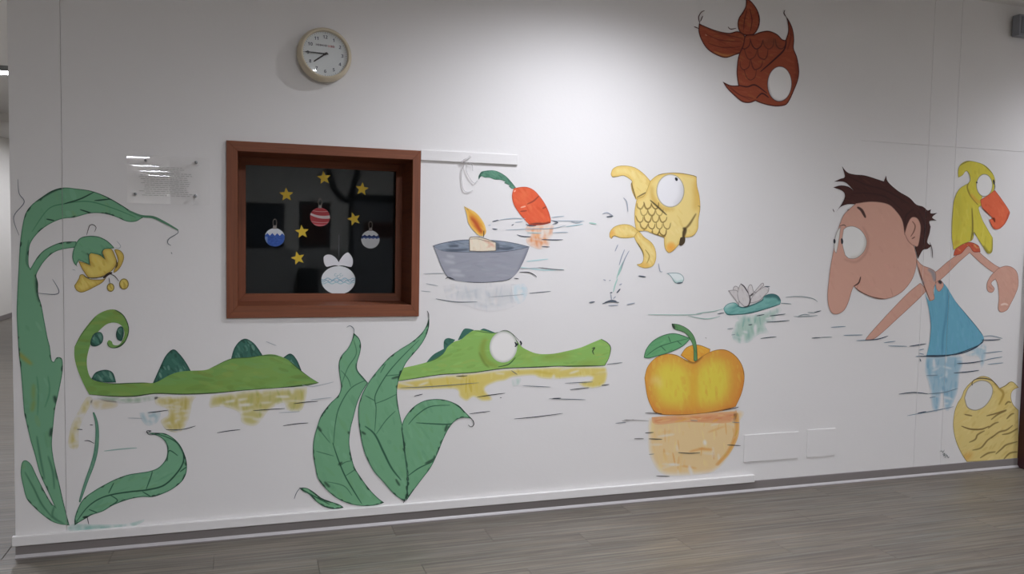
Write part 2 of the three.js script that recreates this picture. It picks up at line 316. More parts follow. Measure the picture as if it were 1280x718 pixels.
// a watery reflection: wall colour with soft strokes
function ghost(parent, K, shape, colors, layer, strength = 0.8, inset = 2.2) {
  return paint(parent, 'water_reflection', K, shape, WALL, layer, (p) => {
    p.fill(p.px, colors[0], strength * 0.8, inset);
    p.brush(60, colors, 10, 1.8, 1.5, 0.35); p.brush(20, [WALL, WALL, colors[1]], 14, 1.8, -0.05, 0.5, 0.9); p.brush(22, [WALL, colors[0], colors[2] ?? colors[0]], 9, 3, 1.4, 0.5, 1.2);
    p.edge(WALL, inset * 1.1, 0.85, inset);
  });
}
const DARK = '#2c2f36', GREY = '#6f767c', PALE = '#a9b0b4', G1 = '#77ad88', G2 = '#689d79', G3 = '#2f5c46';

{ // plant with the arched leaf
  const K = PX, f = figure('painted_plant', 'tall green arching leaf plant painted at the end of the wall');
  const veins = '#3d7a58';
  paint(f, 'leaf_and_stem', K, '222,287! 214.6,283 205,277 192,270.5 176,269.5 166.5,265.7 154,257.7 134.5,246.5 115,239 96,236 80,234.6 66,238 53,246 40,256 32,267 28,283 25,306 23,341 21.6,369 21,393 22.3,422.4 23.8,444.7 25.6,460 27.8,485 30,514 32.3,525.6 38,550 43.4,568 50,592.5 60,614.7 68,632.6! 63.5,628 54.6,612.5 45.7,594.7 39,581 32.3,575.7 27.4,579 26,592.5 29,608 33.4,623.6 43.4,635 54.6,645 65.7,652.6 77,656 87,657! 83.5,644 79,626 74.6,606 69.7,586 66.8,572 65,554.6 66.8,532 69,511.5 72.4,496 75.7,480 78,467 78.6,456 77,448 71,447 67.5,452.5! 64.6,450 62.4,433.5 59.5,422 55.7,402 52,382 48,368 47.6,354 45.5,345 47.6,339! 54.5,328 65.7,317 78,312 95.5,309.5! 95.5,302! 77,303 59,310.5 48,320 38,336! 36,331 36,318.5 38.4,304 48,291 61,281 77,274 93,272 112,267 128,267 144,271 158.5,277 170,277 181,271.5 192,273 208,280', G1, 1, (p) => {
    p.brush(260, [G1, '#6aa07e', '#86ba98', '#70a278', '#82ab78'], 9, 2.6, 1.3, 0.3);
    p.line('22,440 30,448 40,456', '#a59a3e', 5, 0.7, 1).line('42,500 42,480', '#92973f', 4, 0.5, 1).line('40,515 43,500', '#92973f', 5, 0.5, 1);
    p.line('47,520 48,490 46,470|60,470 62,490 56,510', veins, 1.4, 0.6, 0.4).line('56,600 50,570 46,545|68,612 66,590 60,570', G3, 1.8, 0.7, 0.5);
    p.line('40,290 60,262 80,255 110,252 140,260 170,272', veins, 1.2, 0.8).line('80,234 66,239 54,246 50,251', '#1f3b30', 3, 0.9, 0.4).line('80,255 100,249 118,240|118,251 138,249|100,262 118,268|58,274 68,276', '#1f3b30', 1.6, 0.9);
    p.line('96,236 115,239 134.5,247 154,258 166,266 192,270 207,278 222,287', '#28443a', 1.4, 0.9).line('36,300 33,325 36,335', G3, 1.6, 0.6, 0.4).line('46,345 47,362 50,378', '#20342c', 4, 0.85, 0.8).line('68,495 71,505', '#20342c', 4, 0.85, 0.8).line('65,535 63,546', '#20342c', 4, 0.85, 0.8).line('70,585 72,600', '#20342c', 3, 0.7, 0.8);
    p.line('31,590 42,610 52,630 66,648', G3, 1.6, 0.8, 0.4).line('68,633 66,646 80,655', G3, 2, 0.7, 0.6).line('83,644 78,622 74,606', G3, 1.4, 0.8);
    p.line('48,320 59,311 77,303 95,302', '#2f5446', 1.2, 0.8).line('70,304 78,304', '#1f3b30', 2, 0.8); p.edge(G3, 0.8, 0.55); p.ticks(60, '#203c30', 2.6);
  });
  const C = crop(80, 510, 4.4875);
  paint(f, 'leaf', C, '465,140! 520,140 570,145 620,175 655,215 680,270 690,320 685,370 660,415 610,455 560,480 500,500 440,500 380,510 330,525 270,550 220,580 160,600 125,620 90,640 60,660! 60,620 80,560 110,510 170,465 230,430 290,400 360,375 420,365 480,355 530,335 570,290 580,240 570,195 540,165 500,150', G1, 2, (p) => {
    p.brush(120, [G1, '#689e7c', '#86ba96', '#72a47a'], 9, 2, -0.5, 0.3);
    p.line('70,640 130,560 200,510 280,485 380,470 470,460 560,435 630,370 670,300 660,230 610,180 520,145', '#1f4636', 1.8, 0.9).line('250,480 280,420|460,460 490,380 495,355|440,470 490,500|260,490 300,520 260,550|580,300 590,240 640,270|650,360 690,330|140,570 190,590', '#214a38', 1.3, 0.85).line('640,200 680,270 688,320 670,300', '#1c3a2e', 2, 0.7, 0.6); p.edge(G3, 0.9, 0.75); p.ticks(30, '#203c30', 2.4);
    p.line('105,615 145,610', '#182c24', 2.4, 0.9);
  });
  paint(f, 'sprig', C, ribbon(smooth(C, '165,25 182,80 187,150 180,240 160,320 130,400 100,490 88,530'), 5), '#6d9e84', 2, (p) => { p.brush(40, ['#4f8a74', '#7fae90', '#5a9078'], 6, 1.5, 1.5, 0.5); p.edge('#3a6a56', 0.6, 0.6); });
  ghost(f, C, '20,665! 60,650 200,655 350,650 450,625! 440,645 340,680 150,695 30,690', ['#93bbb0', '#88b3a8'], 0, 1, 1.2);
  ink(f, 'leaf_tip', K, '160,263 176,270 192,272 207,279 223,288', '#5a8a6c', 3.2, 3);
  ink(f, 'brush_line', crop(0, 200, 3.122), '70,75 75,130 95,165 60,210 55,240 75,295|145,520 215,525 230,510 205,465|690,272 695,285 660,308 655,325 668,335|668,360 672,368', GREY, 1.1);
  ink(f, 'brush_line', C, '115,185 140,185 170,200|75,120 105,122|145,95 165,97|130,610 140,655', DARK, 1, 4);
  ink(f, 'brush_line', C, '225,243 320,232 410,225', '#9cb8b0', 1.6, 1);
  ink(f, 'brush_line', C, '460,138 490,130 465,130 478,150 520,148', DARK, 1, 4);
}
{ // hanging flower
  const K = crop(75, 270, 7.18), f = figure('painted_flower', 'yellow bell flower with green cap painted under the arching leaf'), Y = '#e2cd6c', edge = (p) => p.edge('#6b5a2a', 0.6, 0.6);
  const petal = (s, l) => paint(f, 'petal', K, s, Y, l, (p) => { p.brush(50, [Y, '#ecd67c', '#cfb24c', '#e6cc62'], 5, 1.4, 1.2, 0.4); p.edge('#b98f3c', 2, 0.5, 1.2); edge(p); });
  petal('490,305 530,305 565,335 575,380 555,440 520,490 480,510 500,450 520,410 510,360', 1);
  petal('170,560! 180,530 210,525 235,550 290,570 380,570 420,550! 380,600 310,640 240,675 190,688 150,670 130,630 150,595', 1);
  petal('165,405! 235,425 270,440! 260,330 340,340 400,380! 380,310 430,290 470,305 500,370 512,420 480,480 430,520 380,545 320,562 260,557 220,510 190,460', 2).userData.label = 'large front petal';
  paint(f, 'calyx', K, '125,290! 150,235 190,195 260,180 340,185 410,215 460,255 490,290! 450,295 400,300 380,330! 405,392! 370,360 340,348 280,335! 262,360 270,442! 235,425 170,400! 150,440 165,462! 130,430 112,380 115,330', G1, 3, (p) => { p.brush(70, [G1, G2, '#77b286'], 6, 1.6, 0.7, 0.35); p.line('240,335 262,360 270,440|400,300 382,330 403,390|355,345 372,365', '#26382e', 1.8, 0.8, 0.4).line('190,195 260,181 340,186 410,216 460,256', '#26382e', 1.4, 0.8); p.edge(G3, 0.8, 0.6); });
  for (const [x, y, r] of [[575, 612, 43], [455, 643, 34]]) paint(f, 'stamen', K, oval(K, x, y, r, r * 1.15), Y, 3, (p) => { p.brush(20, [Y, '#bfa245', '#e2cc6c'], 3, 1.2, 1, 0.5); p.edge('#5b4a28', 0.8, 0.75, 0.3); });
  ink(f, 'brush_line', K, '440,520 490,540 530,588|440,555 448,608|240,175 255,120 270,85 300,80 325,105 310,145|215,530 260,557 380,548 450,515', '#4a4440', 1);
  ink(f, 'brush_line', K, '390,560 430,525 470,510', '#3a2c24', 3.2); ink(f, 'brush_line', K, '495,285 530,290 545,270 510,225|110,480 140,490', PALE, 0.8); ink(f, 'brush_line', K, '505,400 515,440 500,470', '#5b4a2c', 1.6);
}
{ // crocodile: tail and back on one side of the leaves, head on the other
  const f = figure('painted_crocodile', 'long green crocodile painted floating with curled tail and white eye'), K = crop(80, 370, 3.765), T = '#3d6f60', B = '#7aa556';
  const plate = (s, l) => paint(f, 'back_plate', K, s, T, l, (p) => { p.brush(50, [T, '#4f8472', '#2b5546', '#76a08e', '#345f54'], 7, 1.8, 1.1, 0.5); p.edge('#1c3a34', 1.2, 0.6, 0.5); });
  plate('418,412! 450,340 480,280 515,252 545,275 575,315 598,356! 540,372 490,392', 1); plate('785,302! 800,250 825,215 855,202 890,220 915,250 938,286! 870,296', 1); plate('1030,292! 1065,272 1095,300 1120,358! 1080,340', 1);
  paint(f, 'body', K, '50,240! 75,190 110,140 150,95 195,70 240,65 280,90 303,135 305,175 290,215 265,240 235,247 212,240 203,222 212,208! 225,215 232,230 255,232 272,215 285,180 275,145 245,127 205,132 165,165 135,205 118,250 108,300 112,350 130,390 170,405 230,412 300,410 370,408 430,408 500,372 560,355 660,350 700,335 760,305 800,293 870,288 930,280 970,275 1010,282 1060,305 1120,355 1160,385 1200,410! 1130,425 1000,435 860,445 700,460 560,465 430,462 330,475 230,475 150,468 120,465! 95,420 65,350 50,290', B, 2, (p) => {
    p.brush(420, [B, '#88b262', '#6c9046', '#94a854', '#76a866', '#829244'], 12, 3, 0.1, 0.3); p.line('150,440 400,440 700,430 1000,400', '#87a046', 8, 0.5, 3).line('700,400 900,350 1050,380', '#93ac55', 16, 0.4, 5).line('170,150 230,100 270,120', '#8f9c45', 5, 0.5, 2);
    p.line('240,66 280,92 304,140 304,180 285,220 240,246 212,240 205,222', '#2a4630', 2, 0.9).line('700,336 760,306 800,294 870,290 930,281 1010,283', '#2e4a2c', 1.3, 0.7).line('130,392 230,413 330,410 430,409', '#2e4a2c', 1.3, 0.8).line('1060,305 1120,356 1200,410', '#2a4630', 1.2, 0.8).line('50,240 80,185 150,96', '#47662f', 1.2, 0.8);
    p.line('120,466 230,474 330,474 430,462 560,465 700,460 860,446 1000,436 1200,411', '#2c3826', 2.2, 0.9);
  });
  plate('125,215 140,180 170,170 185,190 180,220 155,237 130,235', 3); plate('245,180 255,150 275,145 282,175 272,212 252,205', 3); plate('130,390! 150,360 195,348 230,362 246,408! 200,408 160,403', 3);
  const O = ['#c8b968', '#bfae58', '#d3c88a'];
  ghost(f, K, '105,480 135,490 95,570 70,640 68,712 35,720 20,690 35,610 65,550', O, 0, 0.7, 1.8); ghost(f, K, '425,476! 610,472 605,500 585,590 545,640 490,635 455,590 490,560 480,530 435,515', O, 0, 0.9, 1.8);
  ghost(f, K, '690,470! 860,448 1000,438 1145,428! 1140,480 1115,540 1055,540 1030,505 965,540 905,610 840,600 822,550 750,522 685,525', ['#bdb35c', '#c8bd70', '#a9ad5a'], 0, 0.95, 1.8); ghost(f, K, '355,550! 450,545 440,595 395,612 365,585', ['#9fc0c6', '#8fb6c0'], 0, 0.9, 1.6); ghost(f, K, '130,490 240,495 245,525 150,535', ['#d8cba4', '#cfc096'], 0, 0.8, 1.5);
  ghost(f, K, '150,476! 330,478 430,470 430,490 330,505 200,498', ['#9cb39a', '#aab9a0'], 0, 0.9, 1);
  ink(f, 'brush_line', K, '395,550 440,545 490,538|720,645 780,635 830,630|1030,612 1090,603 1150,598|890,540 960,535 1040,530|1080,508 1140,500 1195,497|480,630 560,628 620,612', DARK, 1); ink(f, 'brush_line', K, '300,575 370,577|1120,420 1180,425 1270,405|1010,550 1110,545|1160,490 1260,478|500,638 590,622|60,630 80,628|950,215 1000,235', PALE, 0.9);
  // head
  const H = crop(500, 390, 4.571), BH = '#90bd62';
  const spike = (s) => paint(f, 'back_plate', H, s, T, 1, (p) => { p.brush(20, [T, '#3f7564', '#27503f'], 4, 1.2, 0.3, 0.5); });
  spike('150,290! 190,245 250,212! 252,165 275,150 315,160! 285,200 250,245 205,275'); spike('330,162! 362,102 390,96 422,104! 390,140'); spike('450,110! 475,96 500,102 545,120! 500,130');
  paint(f, 'head', H, '20,320! 90,305 155,287 200,267 250,235 272,200 312,170 345,160 380,132 420,107 470,107 530,120 560,116 600,108 640,125 665,160! 690,195 730,220 790,240 870,240 950,225 1030,205 1090,180 1150,155! 1185,175 1205,205 1195,260 1170,308! 1100,312 1000,315 900,312 800,318 700,320 600,325 520,335 430,348 330,355 220,362 100,380 -20,398! 0,360', BH, 2, (p) => {
    p.brush(320, [BH, '#9fca70', '#80a850', '#a4ba60', '#8cbf6c'], 10, 2.2, -0.1, 0.28);
    p.line('490,150 470,210 490,280 560,315', '#8c9a3e', 7, 0.7, 2).line('450,230 480,290 510,320', '#6f7f36', 2, 0.7, 0.8).line('800,270 900,255 980,250', '#8f9f44', 8, 0.6, 3).line('1000,300 1150,295', '#8f9f44', 8, 0.5, 3).line('680,220 760,290', '#97a94c', 10, 0.4, 3);
    p.line('150,289 205,268 250,236|420,107 530,121 600,108 640,125 680,180 790,241', '#3a5a36', 1.3, 0.8).line('1150,156 1186,176 1205,206 1196,262 1170,306', '#24382a', 1.8, 0.9).line('560,315 620,300 660,260', '#31502e', 1.4, 0.8); p.line('-20,398 100,380 220,362 330,355 430,348 520,335 600,325 700,320 900,312 1170,308', '#2b3a26', 1.9, 0.9).line('1095,210 1112,205 1100,225 1108,245', '#2b3a26', 1.4, 0.9);
  });
  paint(f, 'eye', H, oval(H, 590, 200, 79, 90, 0.1), '#eceae6', 3, (p) => { p.edge('#8f9a86', 1.4, 0.5, 1); }, 'round white eye of the crocodile');
  ink(f, 'pupil', H, '655,172 664,190 655,200|668,178 672,192|684,165 692,180 688,192', DARK, 2.2, 5); ink(f, 'brush_line', H, '570,112 605,106 640,125 680,165', '#6b7568', 0.8, 5);
  const YY = ['#d9c455', '#cfb748', '#e2d484'];
  ghost(f, H, '-20,402! 200,372 400,352 600,330 690,324 760,321 900,315 1100,314 1178,314! 1186,360 1168,415 1110,436 1050,430 1020,405 1090,390 1080,372 900,385 800,380 760,365 650,374 600,394 545,405 485,440 530,500 470,512 420,488 380,512 338,485 318,445 190,445 -15,445', YY, 0, 1, 1.3);
  ghost(f, H, '640,385 690,380 680,415 645,425', ['#b9d0c4', '#a9c8bc'], 1, 0.8, 1.2);
  ink(f, 'brush_line', H, '320,368 385,365|440,487 520,475 600,465|80,482 130,470|970,445 1080,433|1150,420 1195,415|650,612 780,600 930,580|395,583 515,568|870,495 920,493|570,490 580,491', DARK, 1); ink(f, 'brush_line', H, '0,435 200,425 450,405|700,422 860,430|850,496 1060,502|940,408 1100,400|1180,300 1270,290|1230,637 1290,632|635,335 670,358', GREY, 0.9);
}
{ // leaves in front of the crocodile
  const A = crop(360, 390, 2.872), C = crop(430, 390, 2.872), f = figure('painted_leaves', 'clump of green pointed leaves painted in front of the crocodile'), V = '#1f4a36', L = '#76ad84', mix = [L, '#699f78', '#84ba92', '#72a878'];
  const leaf = (K, s, l, draw) => paint(f, 'leaf', K, s, L, l, (p) => { p.brush(200, mix, 10, 2.6, 1.1, 0.25); draw(p); p.edge('#2f5c46', 0.9, 0.7); p.ticks(34, '#1f3d2e', 2.6); });
  leaf(A, '40,632! 65,632 90,645 120,668 150,680 185,692 200,703! 165,708 130,700 100,680 75,655 55,645', 3, (p) => p.line('45,634 90,660 150,692', V, 1.4, 0.8).line('60,650 80,660', V, 2, 0.8));
  leaf(A, '235,75! 255,95 262,120 258,150 248,185 250,210 270,235 287,255! 265,290 248,330 235,380 225,420 220,470 228,520 240,560 265,600 295,640 325,670 345,685! 320,693 280,697 230,692 180,672 140,640 108,600 98,560 90,510 92,460 105,410 120,370 150,330 180,300 190,270 185,230 182,190 190,160 215,130 230,100', 4, (p) => {
    p.line('160,470 180,530 205,590 240,650 265,690', V, 1.6, 0.85).line('163,478 170,400 185,340 225,275 280,245', V, 1.2, 0.7).line('100,500 165,518|185,555 205,540 230,535|110,420 150,470|205,590 250,560|140,610 200,625 230,660|190,210 215,240 225,270|235,100 245,150 215,200 192,260', V, 1, 0.6).line('245,185 250,212 285,254', '#1c3528', 2.2, 0.8, 0.4).line('215,430 225,440|180,550 195,540|150,630 130,610|105,410 120,430', '#1c3528', 3, 0.7, 0.6).line('235,80 258,100 262,130', '#1c3528', 1.4, 0.8); });
  leaf(C, '305,18! 305,50 295,85 275,120 250,150 225,180 205,220 195,250 190,290 195,340 205,390 212,420 215,480 225,560 228,610 225,660 218,682! 180,655 140,610 105,570 75,510 60,450 52,390 52,340 65,295 90,250 120,210 160,165 200,135 240,110 275,80 295,50', 5, (p) => {
    p.line('110,430 115,350 112,300 150,230 200,170 270,100', V, 1.2, 0.75).line('75,410 110,440 140,500 170,560 205,605', V, 2.2, 0.85, 0.3).line('115,440 150,390 185,355|110,330 150,315 190,295|150,230 200,225|75,300 112,320|130,220 150,185', V, 1, 0.65).line('305,20 304,55 290,95', '#1c3528', 1.3, 0.8).line('62,430 78,440|185,600 200,625|190,290 193,340|170,240 205,230', '#1c3528', 2.6, 0.7, 0.5); });
  leaf(C, '205,420! 215,385 245,345 285,320 330,313 370,318 410,335 435,360 460,385! 430,380 400,390 375,420 355,460 335,510 310,560 280,600 250,640 222,680! 228,610 225,560 215,490', 6, (p) => {
    p.line('207,425 214,480 218,560 226,610 222,670', '#16302a', 2.8, 0.9, 0.3).line('230,405 262,370 310,340 380,335', V, 1.2, 0.75).line('258,398 320,402 385,402 430,378', V, 1.4, 0.85).line('228,590 270,560 325,535', V, 1.3, 0.8).line('285,320 330,313 380,320 430,355 460,385', '#1c3528', 1.4, 0.85).line('370,405 362,430|290,545 320,530 325,515|310,560 300,575', '#1c3528', 3, 0.7, 0.6); });
  ink(f, 'brush_line', A, '237,76 235,60 222,50 210,56|42,633 30,650 22,672', GREY, 1, 7); ink(f, 'brush_line', C, '304,25 303,8 298,-4|445,375 462,390 465,405 455,413 445,405|218,675 212,686', '#4a4a48', 1.1, 7);
}
{ // bowl with a candle
  const K = crop(535, 250, 6.527), f = figure('painted_bowl', 'grey bowl holding a lit candle painted floating on water'), B = '#9b9da6';
  paint(f, 'bowl_inside', K, '38,375! 100,355 200,335 300,325 450,325 600,335 720,355 800,375 828,382! 700,420 560,435 300,435 150,430 80,410', '#8b95a2', 1, (p) => { p.brush(90, ['#7a8694', '#96a0ac', '#6d7985'], 10, 1.3, 0.02, 0.4); p.line('140,410 230,412 330,405|560,395 640,400 700,392|170,380 250,375', '#3c4450', 3, 0.7, 0.8).line('560,345 570,380 565,415', '#3f4753', 3, 0.7, 1); p.edge('#4c525c', 0.8, 0.7); });
  paint(f, 'bowl_side', K, '42,377! 70,450 105,540 150,620 190,650 260,665 350,675 440,677 560,670 640,658 680,640 730,590 780,500 810,430 827,382! 700,410 560,424 440,427 300,425 150,420 80,402', B, 2, (p) => { p.brush(150, [B, '#a5a7af', '#92949d', '#9fa2ac'], 12, 1.8, 0.02, 0.3); p.line('150,455 215,468|130,500 220,515|170,570 270,585|190,610 300,620', '#c3c5ca', 3.4, 0.6, 1); p.line('735,590 780,505 812,430 826,385', '#5a5e68', 4, 0.6, 1.5).line('42,377 70,450 105,540 150,620 190,650', '#5f646c', 1.6, 0.8).line('300,672 440,678 560,671 640,658 690,635', '#3c4048', 1.8, 0.9).line('80,402 150,420 300,425 560,425 700,411 827,383', '#4e545e', 1.2, 0.8); });
  paint(f, 'candle', K, '333,322! 345,303 400,300 470,315 556,346! 556,418! 440,424 335,420!', '#e5d9c2', 3, (p) => { p.brush(40, ['#e9dfc9', '#dcc9ad', '#e8d5bd'], 6, 1.4, 1.4, 0.4); p.line('450,330 500,350 545,385', '#d98f78', 3, 0.5, 0.8).line('480,390 530,360', '#dba28c', 2.4, 0.5, 0.8).line('335,322 400,318 470,335 556,348', '#8b7b6a', 0.9, 0.7); p.edge('#4f4a48', 0.8, 0.85); });
  paint(f, 'flame', K, '293,52! 340,75 390,105 430,150 460,200 474,260 455,292 420,292 385,265 350,225 325,180 315,120', '#e6ae45', 3, (p) => { p.brush(60, ['#eec262', '#e09a3a', '#e8b850'], 6, 1.5, 0.9, 0.4); p.line('345,130 380,175 410,230 440,275', '#c8622c', 7, 0.75, 1.6).line('350,150 385,185 415,235 435,265', '#b54a26', 3.4, 0.7, 0.8).line('295,54 330,85', '#77663c', 1.4, 0.8); p.edge('#efd08a', 1.5, 0.6, 1); });
  const C = crop(520, 180, 3.264);
  ghost(f, C, '110,580! 200,568 430,575 450,620 400,665 300,685 200,660 130,640', ['#c9cccf', '#bfc4c9', '#d3d0cc'], 0, 0.7, 4); ghost(f, C, '390,580! 440,570 455,610 430,650 400,640', ['#c3dbe2', '#b3d0da'], 1, 0.5, 2);
  ink(f, 'brush_line', K, '455,250 453,305|140,645 165,632 215,650|700,640 740,645|745,590 820,592 870,615 885,632', DARK, 1.1, 5);
  ink(f, 'brush_line', C, '80,632 160,645 250,645|460,610 550,602|710,648 725,645', GREY, 1.1, 2); ink(f, 'brush_line', C, '500,505 560,512 605,515', '#7c7f82', 1.4, 2); ink(f, 'brush_line', C, '30,530 130,528|420,510 520,505|300,625 440,615|40,570 90,580|20,600 60,604', PALE, 0.9, 2); ink(f, 'brush_line', C, '400,500 520,515 600,512|450,480 540,470', '#bcd9d9', 1.6, 1);
}
{ // carrot
  const K = crop(590, 200, 5.983), f = figure('painted_carrot', 'orange carrot with green top painted half sunk in water'), B = '#e0603c';
  ghost(f, K, '415,490! 595,482 605,540 590,600 570,655 500,668 435,645 400,600 440,560 395,525', ['#e59a68', '#eab488', '#e08a54'], 0, 0.9, 2.2);
  paint(f, 'carrot_top', K, '328,208! 300,217 275,195 285,190 240,172 250,165 215,150 170,147 130,132 95,132 70,122 50,148! 48,125 60,100 80,85 150,78 200,90 250,120 290,160', '#5c8c74', 1, (p) => { p.brush(70, ['#4c7a64', '#6c9c84', '#40705a'], 5, 1.3, 0.6, 0.5); p.line('52,140 62,105 85,92', '#26443a', 2, 0.8, 0.5).line('200,90 260,125 310,190', '#35604e', 1.6, 0.7); p.edge('#3a6452', 0.7, 0.6); });
  paint(f, 'carrot_root', K, '310,215! 350,205 410,203 460,225 500,265 540,320 570,380 588,440 587,472! 540,484 480,490 430,487! 390,445 345,390 310,330 298,270', B, 2, (p) => { p.brush(140, [B, '#e56a44', '#d6552f', '#e6734a'], 8, 2, 0.9, 0.3); p.line('340,300 420,250', '#ea8050', 9, 0.4, 3); p.line('410,332 460,307 500,270|525,366 556,350|360,386 410,380', '#8c3a2a', 1.8, 0.75).line('362,357 402,346|312,240 326,226', '#f3c0a8', 2, 0.8).line('430,484 480,478 540,478 587,465', '#5a2c28', 2.4, 0.8, 0.5).line('545,325 572,385 588,445', '#b8462c', 2.4, 0.6, 0.8); p.edge('#b5482e', 0.8, 0.6); });
  ink(f, 'brush_line', K, '150,462 200,450|295,490 312,482|150,515 190,520|335,560 380,572 440,575|520,595 600,598 680,597|520,648 580,652|590,452 640,468 600,482|400,480 430,492 480,492', '#4b5568', 1.1, 4); ink(f, 'brush_line', K, '200,450 300,438 400,440|320,468 380,460|250,525 430,517 600,512 700,490|610,455 840,458|740,465 790,470 830,455|600,545 720,540|120,490 140,487|590,430 690,420', '#a6b6c2', 0.9, 3); ink(f, 'brush_line', K, '410,545 520,548|700,500 830,480', '#9dc4cc', 0.9, 3);
}
{ // leaping yellow fish
  const K = crop(755, 195, 4.787), f = figure('painted_fish', 'yellow fish leaping out of the water with forked tail'), Y = '#ecd488', mix = [Y, '#f2dd98', '#e2c470', '#efd688'];
  const bit = (name, s, l, draw) => paint(f, name, K, s, Y, l, (p) => { p.brush(150, mix, 7, 2, 0.9, 0.3); p.edge('#dcb050', 2.6, 0.5, 1.6); if (draw) draw(p); p.edge('#8a6f36', 0.6, 0.5); });
  bit('fin', '40,110! 50,80 80,62 130,58 185,70 230,100 260,130 285,160! 290,190 275,230 240,242 190,262! 168,215 160,170 165,150 120,120 80,125 50,128', 1, (p) => p.line('165,152 170,190 190,255|195,250 240,225 280,205', '#4f4228', 1.5, 0.7).line('45,125 80,126 120,121 165,150', '#5d4c2a', 1.2, 0.8));
  bit('tail', '32,485! 35,455 60,425 105,410 150,412 185,430 215,452! 190,482 150,492 100,492 60,480 45,497', 1, (p) => p.line('34,480 60,445', '#e0963a', 6, 0.6, 2).line('45,495 60,480 100,493 150,493', '#5b4a2c', 1.3, 0.8));
  bit('tail', '178,485! 205,452 240,485 285,520 308,565 310,620 290,660 250,672 215,665 193,650! 225,640 235,610 225,570 195,520', 2, (p) => p.line('195,520 225,572 233,605', '#3f3622', 2.4, 0.85, 0.4).line('245,560 270,600 255,645', '#a4843c', 1.4, 0.7).line('215,655 270,650', '#e0a03a', 5, 0.6, 2));
  bit('body', '275,150! 320,115 380,102 460,103 540,118 553,126! 556,180 570,240 575,310 565,380 560,440 530,480 480,490! 470,500 440,540 410,570 385,580 362,550 358,490! 300,470 250,450 210,452 190,440! 182,390 182,330 190,280 200,255 240,235', 3, (p) => {
    p.line('545,150 555,250 545,330', '#d3a544', 8, 0.6, 3).line('285,180 290,250 340,310 420,320', '#c79a3e', 5, 0.6, 2);
    p.scales(192, 370, 280, 470, 46, 40, '#6d5526', 1.9, 0.85, (x, y) => x > 240 + (y - 260) * 0.75 + 60); p.line('275,265 320,305 375,355', '#463a22', 2, 0.85, 0.3).line('365,470 358,485 300,468 210,450', '#5d4c2a', 1.3, 0.7).line('550,345 510,410 475,450 475,490', '#5a4520', 2.4, 0.75, 0.6).spot(400, 548, 40, '#eda03a', 0.85); p.line('470,435 485,440 472,490', '#3a2c18', 4, 0.8, 0.6).line('320,116 380,102 460,104 553,126 556,180', '#5d4c2a', 1.3, 0.75).line('560,300 575,310 566,380', '#7d6634', 1.3, 0.7); });
  paint(f, 'fin', K, '455,490! 482,484 482,518 462,537 448,530', '#4a3c26', 4);
  paint(f, 'eye', K, oval(K, 396, 209, 84, 100), '#eae9ea', 4, (p) => { p.line('420,300 460,270 478,215 465,160', '#c3c1c2', 9, 0.6, 3); p.edge('#8a7a50', 1, 0.7, 0.5); }, 'large white eye of the yellow fish');
  ink(f, 'pupil', K, '425,130 432,140 434,150', DARK, 3.4, 5);
  const W = crop(735, 240, 4.787);
  paint(f, 'water_drop', W, '468,488! 500,484 540,486 565,500 574,525 555,549 520,545 500,515 485,498', '#dfe6e4', 1, (p) => { p.line('500,520 530,545 570,530', '#9cc4bc', 4, 0.7, 1).edge('#6d8a88', 0.8, 0.8); });
  ink(f, 'water_splash', W, '85,670 130,657 185,662|100,662 140,650 170,655|130,605 145,602|170,606 192,580|300,503 345,509|110,150 150,145|5,663 40,658|530,547 565,543', '#5a6470', 1.6); ink(f, 'water_splash', W, '160,357 178,315|185,440 200,390 218,345|195,470 215,410 245,352|420,428 430,475 445,478|210,35 230,60 238,120|85,132 115,125 150,146|230,675 280,665|90,525 106,531|185,558 202,550|120,680 180,678|140,650 135,610|150,640 165,625|125,530 135,530', '#a3aab6', 1.3); ink(f, 'water_splash', W, '170,520 190,460 215,410|180,500 205,440|5,185 50,192|150,600 160,560 175,520', '#a9cfc4', 1.6);
}
